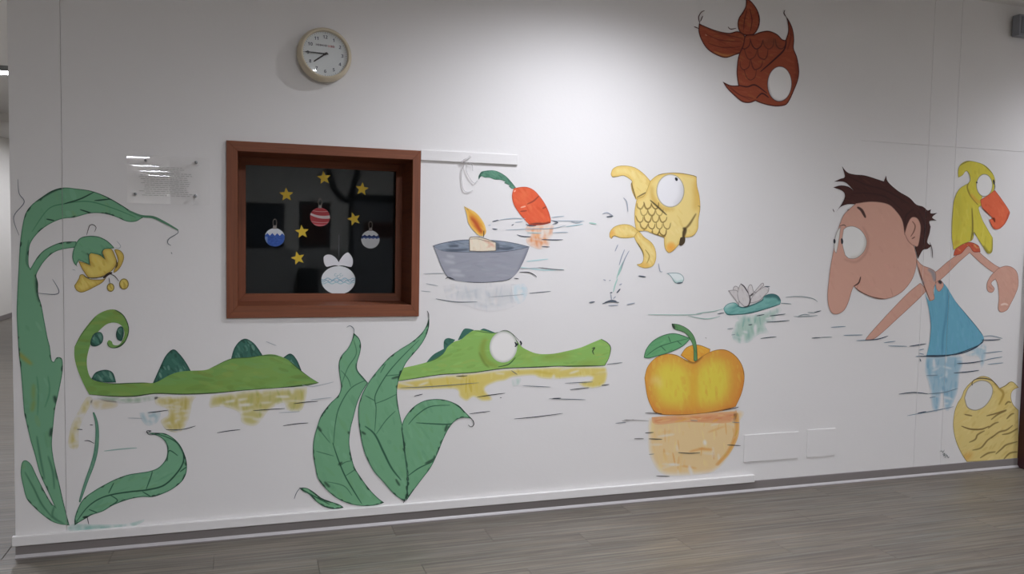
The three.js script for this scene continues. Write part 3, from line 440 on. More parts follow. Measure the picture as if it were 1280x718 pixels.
{ // red fish
  const K = crop(850, 0, 4.787), f = figure('painted_fish_001', 'rust red fish painted diving head down high on the wall'), R = '#9a4a30', mix = [R, '#a8553a', '#8a3d28', '#a65e38'], E2 = '#33161a';
  const bit = (name, s, l, draw) => paint(f, name, K, s, R, l, (p) => { p.brush(220, mix, 9, 1.8, 0.1, 0.35); if (draw) draw(p); p.edge(E2, 1.3, 0.75, 0.5); });
  bit('tail', '393,-12! 425,8 460,55 477,110 470,165 440,208 400,214 360,197 344,155 350,110 375,70 392,35', 2, (p) => p.line('380,180 385,120 400,60|420,190 430,120 415,50|360,95 380,75', E2, 1.1, 0.6).line('470,90 478,130 465,180', E2, 2.4, 0.7, 0.6));
  bit('tail', '113,140! 150,157 215,182 290,197 345,187 385,210 390,260 368,312 330,330 270,347 210,327 160,292 125,237 110,187', 1, (p) => p.line('150,200 240,240 370,250|170,260 260,285 360,280|200,190 300,215 380,230', '#642a20', 1.2, 0.7).line('200,310 280,335 340,325', '#c98f4a', 3, 0.7, 0.8).line('220,190 290,185 340,182', '#c0904a', 2.4, 0.6, 0.6).line('150,205 160,215', '#d0a080', 1.6, 0.7));
  bit('body', '440,207! 480,191 530,185 580,205 610,235 630,240! 645,190 642,130 630,95! 655,130 675,180 682,240 680,290 700,345 712,420 705,480 680,545 655,600 630,630 580,638 530,632 480,618 450,605! 415,617 370,610 320,570 280,530 253,488! 300,510 347,512! 338,450 340,390 350,330 375,270 390,213', 3, (p) => {
    p.scales(350, 620, 235, 520, 72, 62, E2, 1.7, 0.7, (x, y) => x + 60 > 880 - y || x < 330); p.line('480,430 560,360 620,300 635,245', E2, 2, 0.85).line('455,590 490,560 530,585|345,510 400,520 450,510 520,560', E2, 1.8, 0.8).line('280,510 340,560 420,600|300,520 360,570 440,590', '#642a20', 1.1, 0.7).line('655,140 662,220 640,300', '#6b2c20', 2, 0.6, 0.5).line('690,350 700,430 670,540', '#6b2c20', 4, 0.5, 1.5).line('480,260 560,250 600,290', '#56382c', 8, 0.35, 3); });
  paint(f, 'eye', K, oval(K, 594, 503, 74, 107, 0.03), '#ebe9e6', 4, (p) => { p.line('530,440 522,500 545,580 590,606 640,590', '#a8a29e', 3, 0.6, 1.2); p.edge(E2, 0.8, 0.9, 0.3); }, 'white oval eye of the red fish');
  ink(f, 'brush_line', K, '118,145 110,105 125,75 146,64|82,160 112,172|120,130 135,95|632,100 620,80 626,60|285,160 300,175 335,170', '#4b2a28', 1.2, 5);
}
{ // water lily
  const K = crop(880, 340, 7.978), f = figure('painted_water_lily', 'white water lily on a teal pad painted between fish and boy'), T = '#7ab4ac';
  ghost(f, K, '225,445! 400,432 560,415 760,345! 775,390 715,445 710,485 610,525 640,605 545,628 445,705 320,705 275,625 300,560 320,500 345,478', ['#9cbfae', '#a9c9ba', '#86b3a6'], 0, 0.85, 2.4);
  paint(f, 'lily_pad', K, '193,365! 215,335 255,312 310,308 360,345 400,350 450,335 520,310 575,280 605,238 670,218 730,233 764,280 757,325! 700,347 620,372 540,397 440,420 330,430 240,432 205,400', T, 1, (p) => { p.brush(110, [T, '#8ac0b8', '#6ba89f', '#649c96'], 9, 2, -0.2, 0.35); p.line('600,245 680,228 735,245 758,290', '#2f5f60', 7, 0.75, 1.2).line('330,340 400,352 520,312 590,275', '#274f50', 2.4, 0.8, 0.5).line('205,400 245,428 400,424 560,390 757,327', '#214a4a', 2.2, 0.85, 0.4).line('215,360 240,330 300,318', '#cfe0dc', 5, 0.55, 1.4); p.edge('#2f6060', 0.7, 0.6); });
  for (const [s, l] of [['440,215! 433,170 450,130 475,130 490,180 497,208 455,245', 2], ['488,210! 530,160 570,115 590,110! 596,135 560,170 520,205', 2], ['288,185! 290,155 315,140 342,160 337,205', 2], ['347,335! 300,270 260,215 238,187! 290,180 332,190 337,240 350,290', 3], ['458,315! 468,265 510,210 560,170 610,145 647,160! 640,200 600,242 560,282 510,304', 3], ['397,348! 345,290 330,220 345,150 365,116! 400,140 430,190 450,250 457,300 440,342', 4]])
    paint(f, 'lily_petal', K, s, '#d5d0ce', l, (p) => { p.brush(24, ['#dcd8d6', '#c6c0be', '#d2cbc6'], 4, 1.3, 1.2, 0.45); p.edge('#77706f', 0.7, 0.75, 0.2); });
  ink(f, 'lily_shade_line', K, '450,230 458,275 440,335 400,350|362,118 400,150 440,215|458,240 490,212', '#4d4648', 1.5, 5);
  ink(f, 'brush_line', K, '130,420 200,408|650,440 740,430 810,420|620,500 740,495 850,485|560,665 640,655 720,648|1070,662 1110,658 1160,656|520,440 600,425|440,530 480,525|600,147 655,147|1090,408 1165,388', '#40535a', 1.1, 4); ink(f, 'brush_line', K, '810,255 900,246 1000,250 1090,270 1130,300|760,312 870,320|890,445 1000,446 1130,435|1030,405 1100,408|1150,655 1276,650|230,570 290,565|270,630 310,625|940,440 1000,425 1050,432', '#8a979a', 1, 4); ink(f, 'brush_line', K, '-80,420 0,405 90,395 190,370|-160,440 0,468 100,460 160,440|-560,425 -200,430 -20,418', '#9cbcb2', 1, 3);
}
{ // round fruit
  const K = crop(780, 390, 3.264), f = figure('painted_fruit', 'round yellow orange fruit with one leaf painted floating on water'), Y = '#e4d04c', O = '#de9a40';
  ghost(f, K, '100,432! 460,400 473,450 465,515 435,578 385,640 330,662 200,670 145,655 110,600 98,540', ['#e9c684', '#e2a45a', '#ecd594'], 0, 1, 2.4);
  paint(f, 'water_reflection', K, '445,418! 466,415 470,470 462,520 430,580 385,628! 372,622 415,570 440,520 450,470', '#e3a85c', 1, (p) => p.brush(40, ['#e0983e', '#e6b878', '#dcae52'], 8, 1.6, 1.9, 0.5).edge('#e8d0a8', 1.5, 0.6, 1));
  paint(f, 'water_reflection', K, '112,430! 460,405! 455,440 400,455 250,450 130,460', '#e0a070', 1, (p) => p.brush(60, ['#dd9060', '#e8b880', '#e6a850'], 12, 1.6, 0.02, 0.5).edge('#e6c090', 2, 0.7, 1.5));
  paint(f, 'fruit', K, '230,178! 255,145 300,134 352,152! 340,185 285,208', '#e6a93c', 1, (p) => { p.brush(40, ['#e9b648', '#dd9834'], 7, 2, 0.5, 0.4); p.edge('#8a5a2a', 0.8, 0.7); });
  paint(f, 'fruit', K, '83,270! 95,225 125,190 165,172 210,175 250,195 285,207! 320,180 365,158 410,154 450,175 480,215 491,265 480,330 455,387! 400,405 320,415 230,422 150,420 120,407! 95,350', O, 2, (p) => {
    p.fill('120,270 140,215 190,200 250,225 275,290 265,370 200,385 140,360', Y, 1, 6).fill('300,230 350,200 400,200 430,250 425,320 390,370 310,380 285,320', Y, 1, 6); p.brush(240, [Y, '#e2b244', '#e0bc44', '#e8d65a', '#dda040'], 9, 2.6, 1.4, 0.14);
    p.line('280,215 285,300 280,400', '#e3aa38', 8, 0.6, 3).line('105,290 135,275 150,310', '#f0dca0', 6, 0.6, 3).line('480,240 486,300 455,380 400,402', '#d97f34', 7, 0.6, 2.6).line('100,350 125,400 200,416 320,412', '#d98a3c', 6, 0.6, 2.4).line('245,195 285,207 320,182', '#7a4a20', 2.4, 0.7, 0.8).line('365,158 410,155 450,176 480,216 490,266', '#8a5a2a', 1.2, 0.6).line('125,190 165,172 210,176 250,196', '#8a5a2a', 1.1, 0.6).line('110,395 150,418 230,421 330,414 455,388', '#7a4a2a', 1.4, 0.75); p.edge('#9a6a34', 0.8, 0.6); });
  paint(f, 'leaf', K, '80,187! 88,155 115,120 160,95 210,88 272,108! 240,140 190,165 140,180 100,190', '#68a873', 3, (p) => { p.brush(60, ['#74b480', '#5a9a66', '#6aa870'], 8, 1.8, -0.4, 0.35); p.line('90,180 150,140 265,108|150,140 170,160|190,125 180,100|215,118 235,135', '#2f5c40', 1.1, 0.75); p.edge('#2f5540', 0.9, 0.8); });
  paint(f, 'stalk', K, '193,48! 225,52 260,70 285,100 296,140 299,197! 284,200 282,150 270,115 245,85 203,70', '#62935f', 4, (p) => { p.brush(30, ['#6fa06a', '#53834f'], 6, 1.4, 1, 0.4); p.line('195,48 205,70', '#2a2c28', 4, 0.8, 0.6).line('296,140 299,195', '#2f4a34', 1.6, 0.7); p.edge('#2f4a34', 0.7, 0.7); });
  ink(f, 'brush_line', K, '400,403 450,393 467,388|40,518 80,518|100,518 155,520|420,543 475,546|220,574 265,577 310,575|130,670 185,672|85,494 120,492|85,413 155,415', '#4a4440', 1.1, 5); ink(f, 'brush_line', K, '0,440 100,445|270,443 300,444|100,582 122,580|-10,445 40,440|440,450 470,452|330,105 336,108', '#9a9690', 1, 5);
}
{ // boy
  const H = crop(1025, 200, 3.59), B = crop(1070, 340, 3.779), D = crop(1140, 190, 3.419), f = figure('painted_boy', 'boy with brown hair and blue top painted standing in water'), S = '#d3a390', mix = [S, '#d8a996', '#cc9a87', '#d6a592'], SE = '#6b453a';
  const skin = (name, K, s, l, draw) => paint(f, name, K, s, S, l, (p) => { p.brush(200, mix, 8, 2.6, 0.8, 0.22); if (draw) draw(p); p.edge(SE, 0.7, 0.55); });
  ghost(f, B, '330,398! 480,392 505,430 490,480 480,565 445,648 418,648 405,570 392,648 362,652 345,540 325,470', ['#8fb8cc', '#9fc4d4', '#7aa9c2'], 0, 0.95, 2); ghost(f, B, '500,378! 605,338 612,400 592,455 578,402 530,398', ['#aac8d4', '#9cc0d0'], 0, 0.8, 1.8);
  skin('arm', B, '303,52! 330,85 312,112 255,167 190,227 130,282 85,317 42,323! 58,300 120,230 190,155 250,95', 1);
  skin('arm', D, '70,520! 100,512 150,470 210,425 238,392! 262,400 300,440 350,480 380,497! 357,520 300,482 246,432! 200,472 150,522 115,552 80,570', 1);
  skin('hand', D, '368,497! 400,487 430,495 450,520 454,570 440,612 420,652 405,677 380,686 367,670 370,620 365,570 355,545! 338,562 352,585 340,602 322,594 319,562 335,530 352,512', 2, (p) => p.line('378,655 395,650 410,655', '#f0dcd0', 2.6, 0.8, 0.4).line('325,575 345,590', '#b07c6c', 1.2, 0.6));
  paint(f, 'shirt', B, '323,100! 345,137 364,125 372,60! 405,45! 430,75 470,140 520,200 570,260 598,300 602,325 585,345 530,370 470,390 400,402 330,402! 345,340 352,260 345,190 335,140', '#6cadc4', 3, (p) => { p.brush(220, ['#6cadc4', '#7ab8cc', '#619fb8', '#74aeca'], 10, 2.4, 1.4, 0.28); p.line('432,80 425,200 410,300 405,395', '#4a82a0', 2.6, 0.6, 1).line('345,190 352,260 345,340', '#3f5f74', 1.2, 0.6).line('470,140 520,200 570,260 598,300', '#34505f', 1.5, 0.8).line('335,401 400,401 470,390 530,370 590,342 602,318', '#2c4250', 2.4, 0.9, 0.3); });
  const Q = crop(1020, 180, 2.7615);
  skin('shoulder', Q, '343,392! 365,418 395,430 412,445 412,480 404,505 408,535 392,543! 375,500 358,455 350,425', 4, (p) => p.line('385,432 402,445 410,475', '#8c8f96', 5, 0.75, 1).line('352,425 372,490 392,540', SE, 1.4, 0.7).line('362,470 372,485', '#8c8f96', 3, 0.7, 0.8));
  skin('shoulder', Q, '412,478! 428,470 440,488 425,510 414,500', 4, (p) => p.line('422,472 432,482', DARK, 4, 0.9, 0.5));
  paint(f, 'hair', H, '165,200! 120,200 85,215 68,237! 95,200 110,165 100,140 58,124! 90,115 125,120 150,138! 110,100 62,98! 90,85 110,75 97,28! 120,55 150,65 200,70 250,85 285,97! 295,70! 305,100 350,140 400,170 430,200 460,210 482,228! 497,222! 495,240 525,238! 502,258 522,272! 490,275 495,300! 490,330 480,370 500,385! 480,400 460,405 438,445! 425,395! 430,330 400,300 375,335! 350,280 340,230 300,200 230,190', '#45221c', 4, (p) => { p.brush(260, ['#45221c', '#552c22', '#371a15', '#4d261e'], 9, 1.6, 0.5, 0.35); p.line('120,70 200,110 300,140 400,200|140,150 220,150 300,170 370,230|440,230 470,300 460,380|380,300 385,250 420,220', '#2e1614', 2, 0.6, 0.5); p.edge('#2e1614', 0.8, 0.6); });
  skin('head', H, '160,195! 230,187 300,197 338,227 368,272 378,330! 392,285 410,258 435,262 450,295 447,345 437,388 420,385! 432,440 428,490 410,540 370,590 320,618 270,626 220,613 175,591 150,567! 140,592 125,642 105,677 75,693 50,686 35,650 32,600 38,540 45,480 60,400 75,330 90,280 110,240', 5, (p) => {
    p.line('165,212 185,226 203,260', '#3a2420', 3.4, 0.9, 0.3).line('150,567 172,552 181,524', '#4a2c26', 1.8, 0.9).line('170,560 160,590', '#a87866', 1.2, 0.5); p.line('105,445 160,458 205,415 213,350 190,300', '#b08474', 3, 0.5, 1).line('405,345 420,320 425,295 412,275|410,355 425,345', '#6b453a', 1.6, 0.75).line('378,330 395,365 420,388', '#8a5c4e', 1.2, 0.6).line('150,567 180,592 230,615 290,625', '#5a3830', 1.4, 0.8).line('315,575 325,610', '#b48876', 1.2, 0.5); });
  paint(f, 'eye', H, '103,312! 120,300 150,298 185,318 208,362 198,408 165,440 130,444 110,428! 97,370', '#e6e5e1', 6, (p) => { p.line('200,340 205,380 180,430 130,442', '#bcb6ac', 5, 0.6, 1.6); p.edge('#6b5a50', 0.7, 0.7); }, 'round white eye of the boy'); paint(f, 'eye', H, '92,298! 75,320 63,360 62,405 72,420! 82,370', '#dddbd6', 6, (p) => p.edge('#6b5a50', 0.7, 0.6));
  ink(f, 'pupil', H, '95,352 97,365 97,378|62,355 63,365 63,376', DARK, 2.8, 7); ink(f, 'brush_line', H, '120,228 130,222|85,298 105,292 115,300|490,370 500,400 503,440|55,220 62,235', '#4a3c3a', 1, 7);
  ink(f, 'brush_line', B, '40,323 100,318 150,303|300,400 340,398 400,400|590,322 640,322 680,320|475,433 540,430 600,420|460,478 530,472 580,465|200,578 270,570 340,577|250,352 330,340|300,410 305,425|330,395 470,390 560,360 602,322|290,668 330,660', '#39485a', 1.3, 5); ink(f, 'brush_line', B, '0,325 60,322|130,335 185,328|150,350 240,352|600,305 640,303 690,315|600,420 640,410 690,402|600,385 690,375|620,437 695,430|340,577 420,568 480,550|240,680 320,665 400,650 460,637|330,490 385,488|345,595 375,590|295,370 320,365|295,385 320,390|-60,300 30,298|-120,262 -50,258|280,400 310,398', '#7f93a2', 1.1, 4);
}
{ // bird
  const D = crop(1140, 190, 3.419), f = figure('painted_bird', "yellow bird with big orange beak painted sitting on boy's arm"), Y = '#d9cc48';
  paint(f, 'foot', D, '176,445! 188,412 240,386 282,400 292,428! 262,428 240,404 208,436', '#cc5c3e', 2, (p) => { p.brush(30, ['#d86c48', '#b84a34', '#d9a060'], 5, 1.6, 0.6, 0.5); p.edge('#7a2c24', 0.8, 0.6); });
  paint(f, 'body', D, '238,135! 200,160 178,210 170,280 168,350 176,420! 215,395 256,377 264,345! 300,402 322,434 342,425 344,368! 322,330 300,290 284,240 300,230! 300,190 340,180 354,130 345,95 320,65 290,48 240,38 208,52 196,80 197,110! 215,100 230,82 243,95 248,120', Y, 3, (p) => { p.brush(240, [Y, '#e2d65c', '#c8b93c', '#d3cc52'], 8, 2.2, 1.4, 0.3); p.line('190,180 200,260 190,360', '#c4b63c', 10, 0.4, 4).line('248,120 235,150 250,190 282,228', '#8a7a2c', 1.8, 0.75).line('255,240 258,330 250,380', '#6f6228', 2, 0.75, 0.4).line('262,345 270,370', '#3a3420', 3, 0.8, 0.6).line('305,400 325,430 342,420 343,370', '#7a7030', 3, 0.6, 0.8).line('200,60 250,38 300,52 345,95', '#6f6a34', 1.2, 0.7).line('250,180 275,210 300,215', '#e0a03c', 4, 0.6, 1.4).line('172,400 200,380', '#c8a040', 5, 0.5, 1.5); p.edge('#8a8034', 0.7, 0.6); });
  paint(f, 'eye', D, oval(D, 308, 143, 35, 49), '#eae9e6', 4, (p) => p.edge('#6a6a48', 1, 0.75, 0.3), 'white oval eye of the bird'); ink(f, 'pupil', D, '272,128 278,134|346,118 350,140', DARK, 2.2, 5);
  paint(f, 'beak', D, '290,205! 320,187 352,163! 380,200 413,250 414,270 396,307 370,330 345,326 328,290! 350,283 352,300 338,278! 300,242', '#e46a44', 5, (p) => { p.brush(70, ['#e9744c', '#d95c38', '#e6724a'], 6, 2, 0.8, 0.35); p.line('330,285 350,284 350,300|300,242 330,270', '#7a3426', 1.4, 0.8).line('413,255 396,306 370,329', '#b84a30', 2, 0.6, 0.6); p.edge('#a04028', 0.7, 0.7); });
  ink(f, 'brush_line', D, '350,165 353,150 350,130', GREY, 1, 5);
}
{ // fish at the skirting
  const K = crop(1180, 450, 5.129), f = figure('painted_fish_002', 'yellow fish with oval eye painted just above the skirting'), Y = '#e2cc82';
  paint(f, 'body', K, '125,200! 150,165 190,130 240,105 290,115 330,150 355,182! 390,165 420,142 445,144 478,178! 450,190 432,212 430,250 445,290 476,322! 478,640! 300,648 145,655! 110,600 75,520 58,430 65,340 85,280 110,240', Y, 1, (p) => { p.brush(320, [Y, '#ead690', '#d2b868', '#e2c876'], 9, 2.4, -0.6, 0.3); p.line('330,200 380,260 350,330', '#e0c468', 12, 0.4, 4); p.line('160,530 200,510 215,480 260,455|180,580 235,565 280,515 330,480|300,505 350,465 400,450 440,420|330,605 370,570 400,545 470,525|370,480 420,470 470,440|300,385 345,350 400,325|230,630 280,600 330,590|380,640 420,600 470,590|400,380 430,350 450,345|280,440 320,410 350,400|390,290 410,270 430,275', '#77602e', 2, 0.75, 0.3); p.line('110,425 170,445 240,445 290,425', '#6b5226', 2, 0.8).line('270,360 330,345 400,320|130,350 180,360', '#6b5226', 1.8, 0.7).line('320,150 350,180 380,220 350,290', '#a98638', 3, 0.7, 0.8).line('120,640 180,600', '#d9963c', 8, 0.5, 3).line('355,182 390,166 420,143', '#6b5a34', 1.6, 0.8); p.edge('#7a6230', 0.9, 0.6); });
  paint(f, 'eye', K, '128,245! 150,185 190,147 240,130 290,146 313,190 300,247 258,302 200,326 148,306', '#dcdbd8', 2, (p) => { p.edge('#7c6c4c', 1.2, 0.7, 0.4); }, 'white oval eye of the fish by the skirting');
  ink(f, 'brush_line', K, '175,160 190,130 240,118 300,130 340,165|180,165 175,150', '#5f5648', 1.3, 4);
  ink(f, 'signature', crop(1130, 540, 11.97), '530,300 560,285 580,310 600,270|575,340 610,320 590,360 640,330|610,390 640,350 660,390 675,370', '#8b908e', 1, 2);
}

// ---------------------------------------------------------------- wall clock
{
  const c0 = onPlane(405, 69.5, 0.02), R = 0.133;
  const clock = group('wall_clock', 'round cream wall clock reading quarter to eight above the window', 'clock', [c0.x, c0.y, 0.013]);
  clock.rotation.set(-2.5 * RAD, 6 * RAD, 0);
  const lathe = (pts, m, name) => part(name, new THREE.LatheGeometry(pts.map((p) => new THREE.Vector2(...p)), 72).rotateX(Math.PI / 2), m, clock);
  const cream = std('#cfc3aa', 0.4);
  lathe([[0.0001, 0], [R - 0.004, 0], [R, 0.006], [R, 0.02], [R - 0.003, 0.034], [R - 0.009, 0.048], [R - 0.015, 0.054], [R - 0.02, 0.054], [R - 0.023, 0.05], [R - 0.024, 0.03]], cream, 'rim');
  const c = canvas(512, 512), x = c.getContext('2d'); x.fillStyle = '#d6dad9'; x.fillRect(0, 0, 512, 512);
  x.fillStyle = '#3b4150'; x.font = 'bold 52px sans-serif'; x.textAlign = 'center'; x.textBaseline = 'middle';
  for (let n = 1; n <= 12; n++) { const a = n * Math.PI / 6; x.fillText(String(n), 256 + 196 * Math.sin(a), 256 - 196 * Math.cos(a)); }
  for (let n = 0; n < 60; n++) { const a = n * Math.PI / 30; x.save(); x.translate(256, 256); x.rotate(a); x.fillRect(-1.5, -250, 3, n % 5 ? 8 : 16); x.restore(); }
  // small print too coarse to read in the photograph: a dark row and a red patch
  for (let i = 0; i < 15; i++) { x.fillStyle = '#4a4448'; const h = rr(14, 26); x.fillRect(150 + i * 9, 158 - h / 2, rr(4, 7), h); }
  for (let i = 0; i < 7; i++) { x.fillStyle = i < 3 ? '#c58d88' : '#8c3a3c'; const h = rr(20, 28); x.fillRect(290 + i * 11, 160 - h / 2, rr(6, 9), h); }
  const dial = part('dial', new THREE.CircleGeometry(R - 0.0235, 64).translate(0, 0, 0.034), std('#ffffff', 0.7, { map: canvasMap(c) }), clock);
  const hand = (name, angle, len, tail, w, z) => { const s = new THREE.Shape([[-w / 2, -tail], [w / 2, -tail], [w * 0.42, len * 0.9], [0, len], [-w * 0.42, len * 0.9]].map((p) => new THREE.Vector2(...p))); const g = new THREE.ExtrudeGeometry(s, { depth: 0.001, bevelEnabled: false }); g.rotateZ(-angle); g.translate(0, 0, z); return part(name, g, std('#2a2624', 0.5), clock); };
  hand('minute_hand', 45 * 6 * RAD, 0.103, 0.014, 0.006, 0.041); hand('hour_hand', 7.75 * 30 * RAD, 0.074, 0.012, 0.008, 0.038);
  part('hub', new THREE.CylinderGeometry(0.006, 0.006, 0.008, 20).rotateX(Math.PI / 2).translate(0, 0, 0.04), std('#2a2624', 0.5), clock);
  const dome = []; for (let i = 0; i <= 12; i++) { const t = i / 12; dome.push([Math.max(0.0001, (R - 0.0225) * t), 0.05 + 0.004 * (1 - t * t)]); }
  lathe(dome, new THREE.MeshPhysicalMaterial({ color: '#ffffff', roughness: 0.04, transmission: 1, thickness: 0, ior: 1.5 }), 'glass_cover');
}
// ---------------------------------------------------------------- clear plaque on stand-off screws
{
  const z = 0.022, a = onPlane(158, 193, z), b = onPlane(262, 257, z), w = b.x - a.x, h = a.y - b.y, cx = (a.x + b.x) / 2, cy = (a.y + b.y) / 2;
  const g = group('wall_plaque', 'clear acrylic plaque with faint grey print beside the window', 'plaque', [cx, cy, z]);
  part('acrylic_sheet', new RoundedBoxGeometry(w, h, 0.005, 1, 0.0015), new THREE.MeshPhysicalMaterial({ color: '#ffffff', roughness: 0.012, transmission: 1, thickness: 0, ior: 1.49 }), g);
  for (const [px, py] of [[182, 200.5], [245, 203], [169, 242.5], [244, 245]]) { const p = onPlane(px, py, z); part('standoff_screw', new THREE.LatheGeometry([[0.0001, 0.006], [0.005, 0.0055], [0.0062, 0.003], [0.0062, -0.0215], [0.0001, -0.0215]].map((q) => new THREE.Vector2(...q)).reverse(), 20).rotateX(Math.PI / 2).translate(p.x - cx, p.y - cy, 0), metalGrey, g); }
  // rows of print, unreadable in the photograph
  const rows = []; let y = h * 0.26;
  for (let r = 0; r < 15; r++, y -= h * 0.042) { let x = -w * (r < 3 ? rr(0.1, 0.16) : rr(0.28, 0.36)); const end = w * (r < 3 ? rr(0.1, 0.2) : rr(0.2, 0.3)); while (x < end) { const l = rr(0.008, 0.026); rows.push(box(x, Math.min(end, x + l), y, y + 0.0022, -0.0033, -0.0028)); x += l + 0.004; } }
  part('printed_text', mergeGeometries(rows), std('#a5a5a0', 0.8), g);
}
// ---------------------------------------------------------------- cable trunking beside the window and the string tied to it
{
  const a = onPlane(526, 188.5), b = onPlane(646, 193), c = onPlane(646, 206.5);
  const t = group('cable_trunking', 'flat white cable trunking running from the window corner', 'trunking', [0, 0, 0]);
  const x0 = fO.x1 + 0.001, x1 = b.x, y1 = (a.y + b.y) / 2, y0 = c.y;
  part('cover', uvByMetres(rbox(x0, x1, y0, y1, 0.0004, 0.012, 0.002)), wallMat, t);
  part('end_cap', rbox(x1 - 0.002, x1 + 0.003, y0 - 0.0005, y1 + 0.0005, 0.0004, 0.0125, 0.001), wallMat, t);
  const s = group('tied_string', 'knotted translucent string hanging in loops from the white trunking', 'string', [0, 0, 0]);
  const m = new THREE.MeshPhysicalMaterial({ color: '#f2f0f0', roughness: 0.4, transmission: 0.6, thickness: 0 }), tube = (pts, r, name) => part(name, new THREE.TubeGeometry(new THREE.CatmullRomCurve3(pts.map(([px, py, z]) => onPlane(px, py, z))), 40, r, 8), m, s);
  tube([[577, 203, 0.016], [581, 200, 0.02], [585, 198, 0.018], [588, 195.5, 0.016]], 0.006, 'knot'); tube([[582, 203, 0.016], [578, 212, 0.012], [577, 225, 0.008], [580, 238, 0.008], [585, 240, 0.008], [591, 238, 0.008]], 0.0022, 'strand'); tube([[583, 203, 0.016], [583, 213, 0.012], [588, 224, 0.009], [593, 229, 0.008], [597, 226, 0.008]], 0.0018, 'strand'); tube([[585, 203, 0.016], [590, 206, 0.012], [591, 214, 0.01]], 0.0015, 'strand');
}
// ---------------------------------------------------------------- painted-over cover plates low on the wall
for (const [x0, yt0, yb0, x1, label] of [[930, 544, 578, 997, 'wide white cover plate low on the wall by the ledge end'], [1009, 537.5, 572, 1043, 'small white cover plate next to the wide plate']]) {
  const a = onPlane(x0, yt0), b = onPlane(x1, (yb0 + yt0) / 2), c = onPlane(x0, yb0), g = group('cover_plate', label, 'cover plate', [0, 0, 0]);
  part('plate', uvByMetres(rbox(a.x, b.x, c.y, a.y, 0.0004, 0.007, 0.002)), wallMat, g);
  part('screw', new THREE.CylinderGeometry(0.004, 0.004, 0.002, 12).rotateX(Math.PI / 2).translate((a.x + b.x) / 2, (a.y + c.y) / 2, 0.0072), wallMat, g);
}
// ---------------------------------------------------------------- paper stars and baubles stuck on the window glass
const zPaper = zGlass + 0.0012;
{
  const S = 0.037, star = new THREE.Shape(Array.from({ length: 10 }, (_, i) => { const a = Math.PI / 2 + i * Math.PI / 5, r = i % 2 ? S * 0.44 : S; return new THREE.Vector2(r * Math.cos(a), r * Math.sin(a)); }));
  const starG = new THREE.ExtrudeGeometry(star, { depth: 0.001, bevelEnabled: true, bevelSize: 0.0004, bevelThickness: 0.0004, bevelSegments: 1 }), starM = std('#d8b92e', 0.6, { side: THREE.DoubleSide });
  const notes = ['yellow paper star above the blue bauble with white edge', 'highest yellow paper star on the window glass', 'yellow paper star nearest the window corner with the trunking', 'yellow paper star above the white bauble with dark band', 'yellow paper star between the blue and the red baubles', 'lowest yellow paper star on the window glass'];
  [[358, 243.5, 0.05], [405, 222.5, 0.12], [452.5, 236.5, -0.1], [442.5, 274, 0.3], [377.5, 290, 0.1], [372.5, 323, 0.25]].forEach(([x, y, a], i) => { const m = shadowed(new THREE.Mesh(starG, starM)); m.name = numbered('paper_star'); m.position.copy(onPlane(x, y, zPaper)); m.rotation.z = a; m.userData = { label: notes[i], category: 'star', group: 'paper stars on the window' }; scene.add(m); });
}
function bauble(px, py, r, ry, label, draw, hanger) {
  const p = onPlane(px, py, zPaper), g = group('paper_bauble', label, 'bauble', [p.x, p.y, p.z], 'paper baubles on the window');
  const c = canvas(256, 256), x = c.getContext('2d'); draw(x);
  const n = 48, s = new THREE.Shape(Array.from({ length: n }, (_, i) => new THREE.Vector2(r * Math.cos(i / n * 2 * Math.PI), ry * Math.sin(i / n * 2 * Math.PI)))), e = new THREE.ExtrudeGeometry(s, { depth: 0.0012, bevelEnabled: false }), q = e.attributes.position, uv = e.attributes.uv;
  for (let i = 0; i < q.count; i++) uv.setXY(i, q.getX(i) / (2 * r) + 0.5, q.getY(i) / (2 * ry) + 0.5);
  part('disc', e, std('#ffffff', 0.7, { map: canvasMap(c) }), g);
  if (hanger) hanger(g, r, ry);
  return g;
}
const loopHanger = (g, r, ry) => { part('cap', rbox(-0.009, 0.009, ry - 0.003, ry + 0.014, 0, 0.0015, 0.0006), std('#8b8680', 0.5), g); part('thread_loop', new THREE.TorusGeometry(0.013, 0.0018, 6, 24).scale(0.75, 1.4, 1).translate(0, ry + 0.03, 0.0012), std('#8a857c', 0.6), g); };
const wave = (x, y, amp, color, w, n = 6) => { x.strokeStyle = color; x.lineWidth = w; x.beginPath(); for (let i = 0; i <= 64; i++) { const yy = y + amp * Math.sin(i / 64 * n * 2 * Math.PI); i ? x.lineTo(i * 4, yy) : x.moveTo(0, yy); } x.stroke(); };
bauble(400, 271.5, 0.052, 0.05, 'red paper bauble with a white stripe on the glass', (x) => { x.fillStyle = '#b8444a'; x.fillRect(0, 0, 256, 256); x.fillStyle = '#dccfcf'; x.beginPath(); x.moveTo(0, 70); x.quadraticCurveTo(110, 130, 256, 100); x.lineTo(256, 145); x.quadraticCurveTo(110, 165, 0, 100); x.fill(); x.strokeStyle = '#cf9a9a'; x.lineWidth = 8; for (const y of [40, 190, 225]) { x.beginPath(); x.moveTo(20, y); x.quadraticCurveTo(120, y + 25, 240, y + 6); x.stroke(); } }, loopHanger);
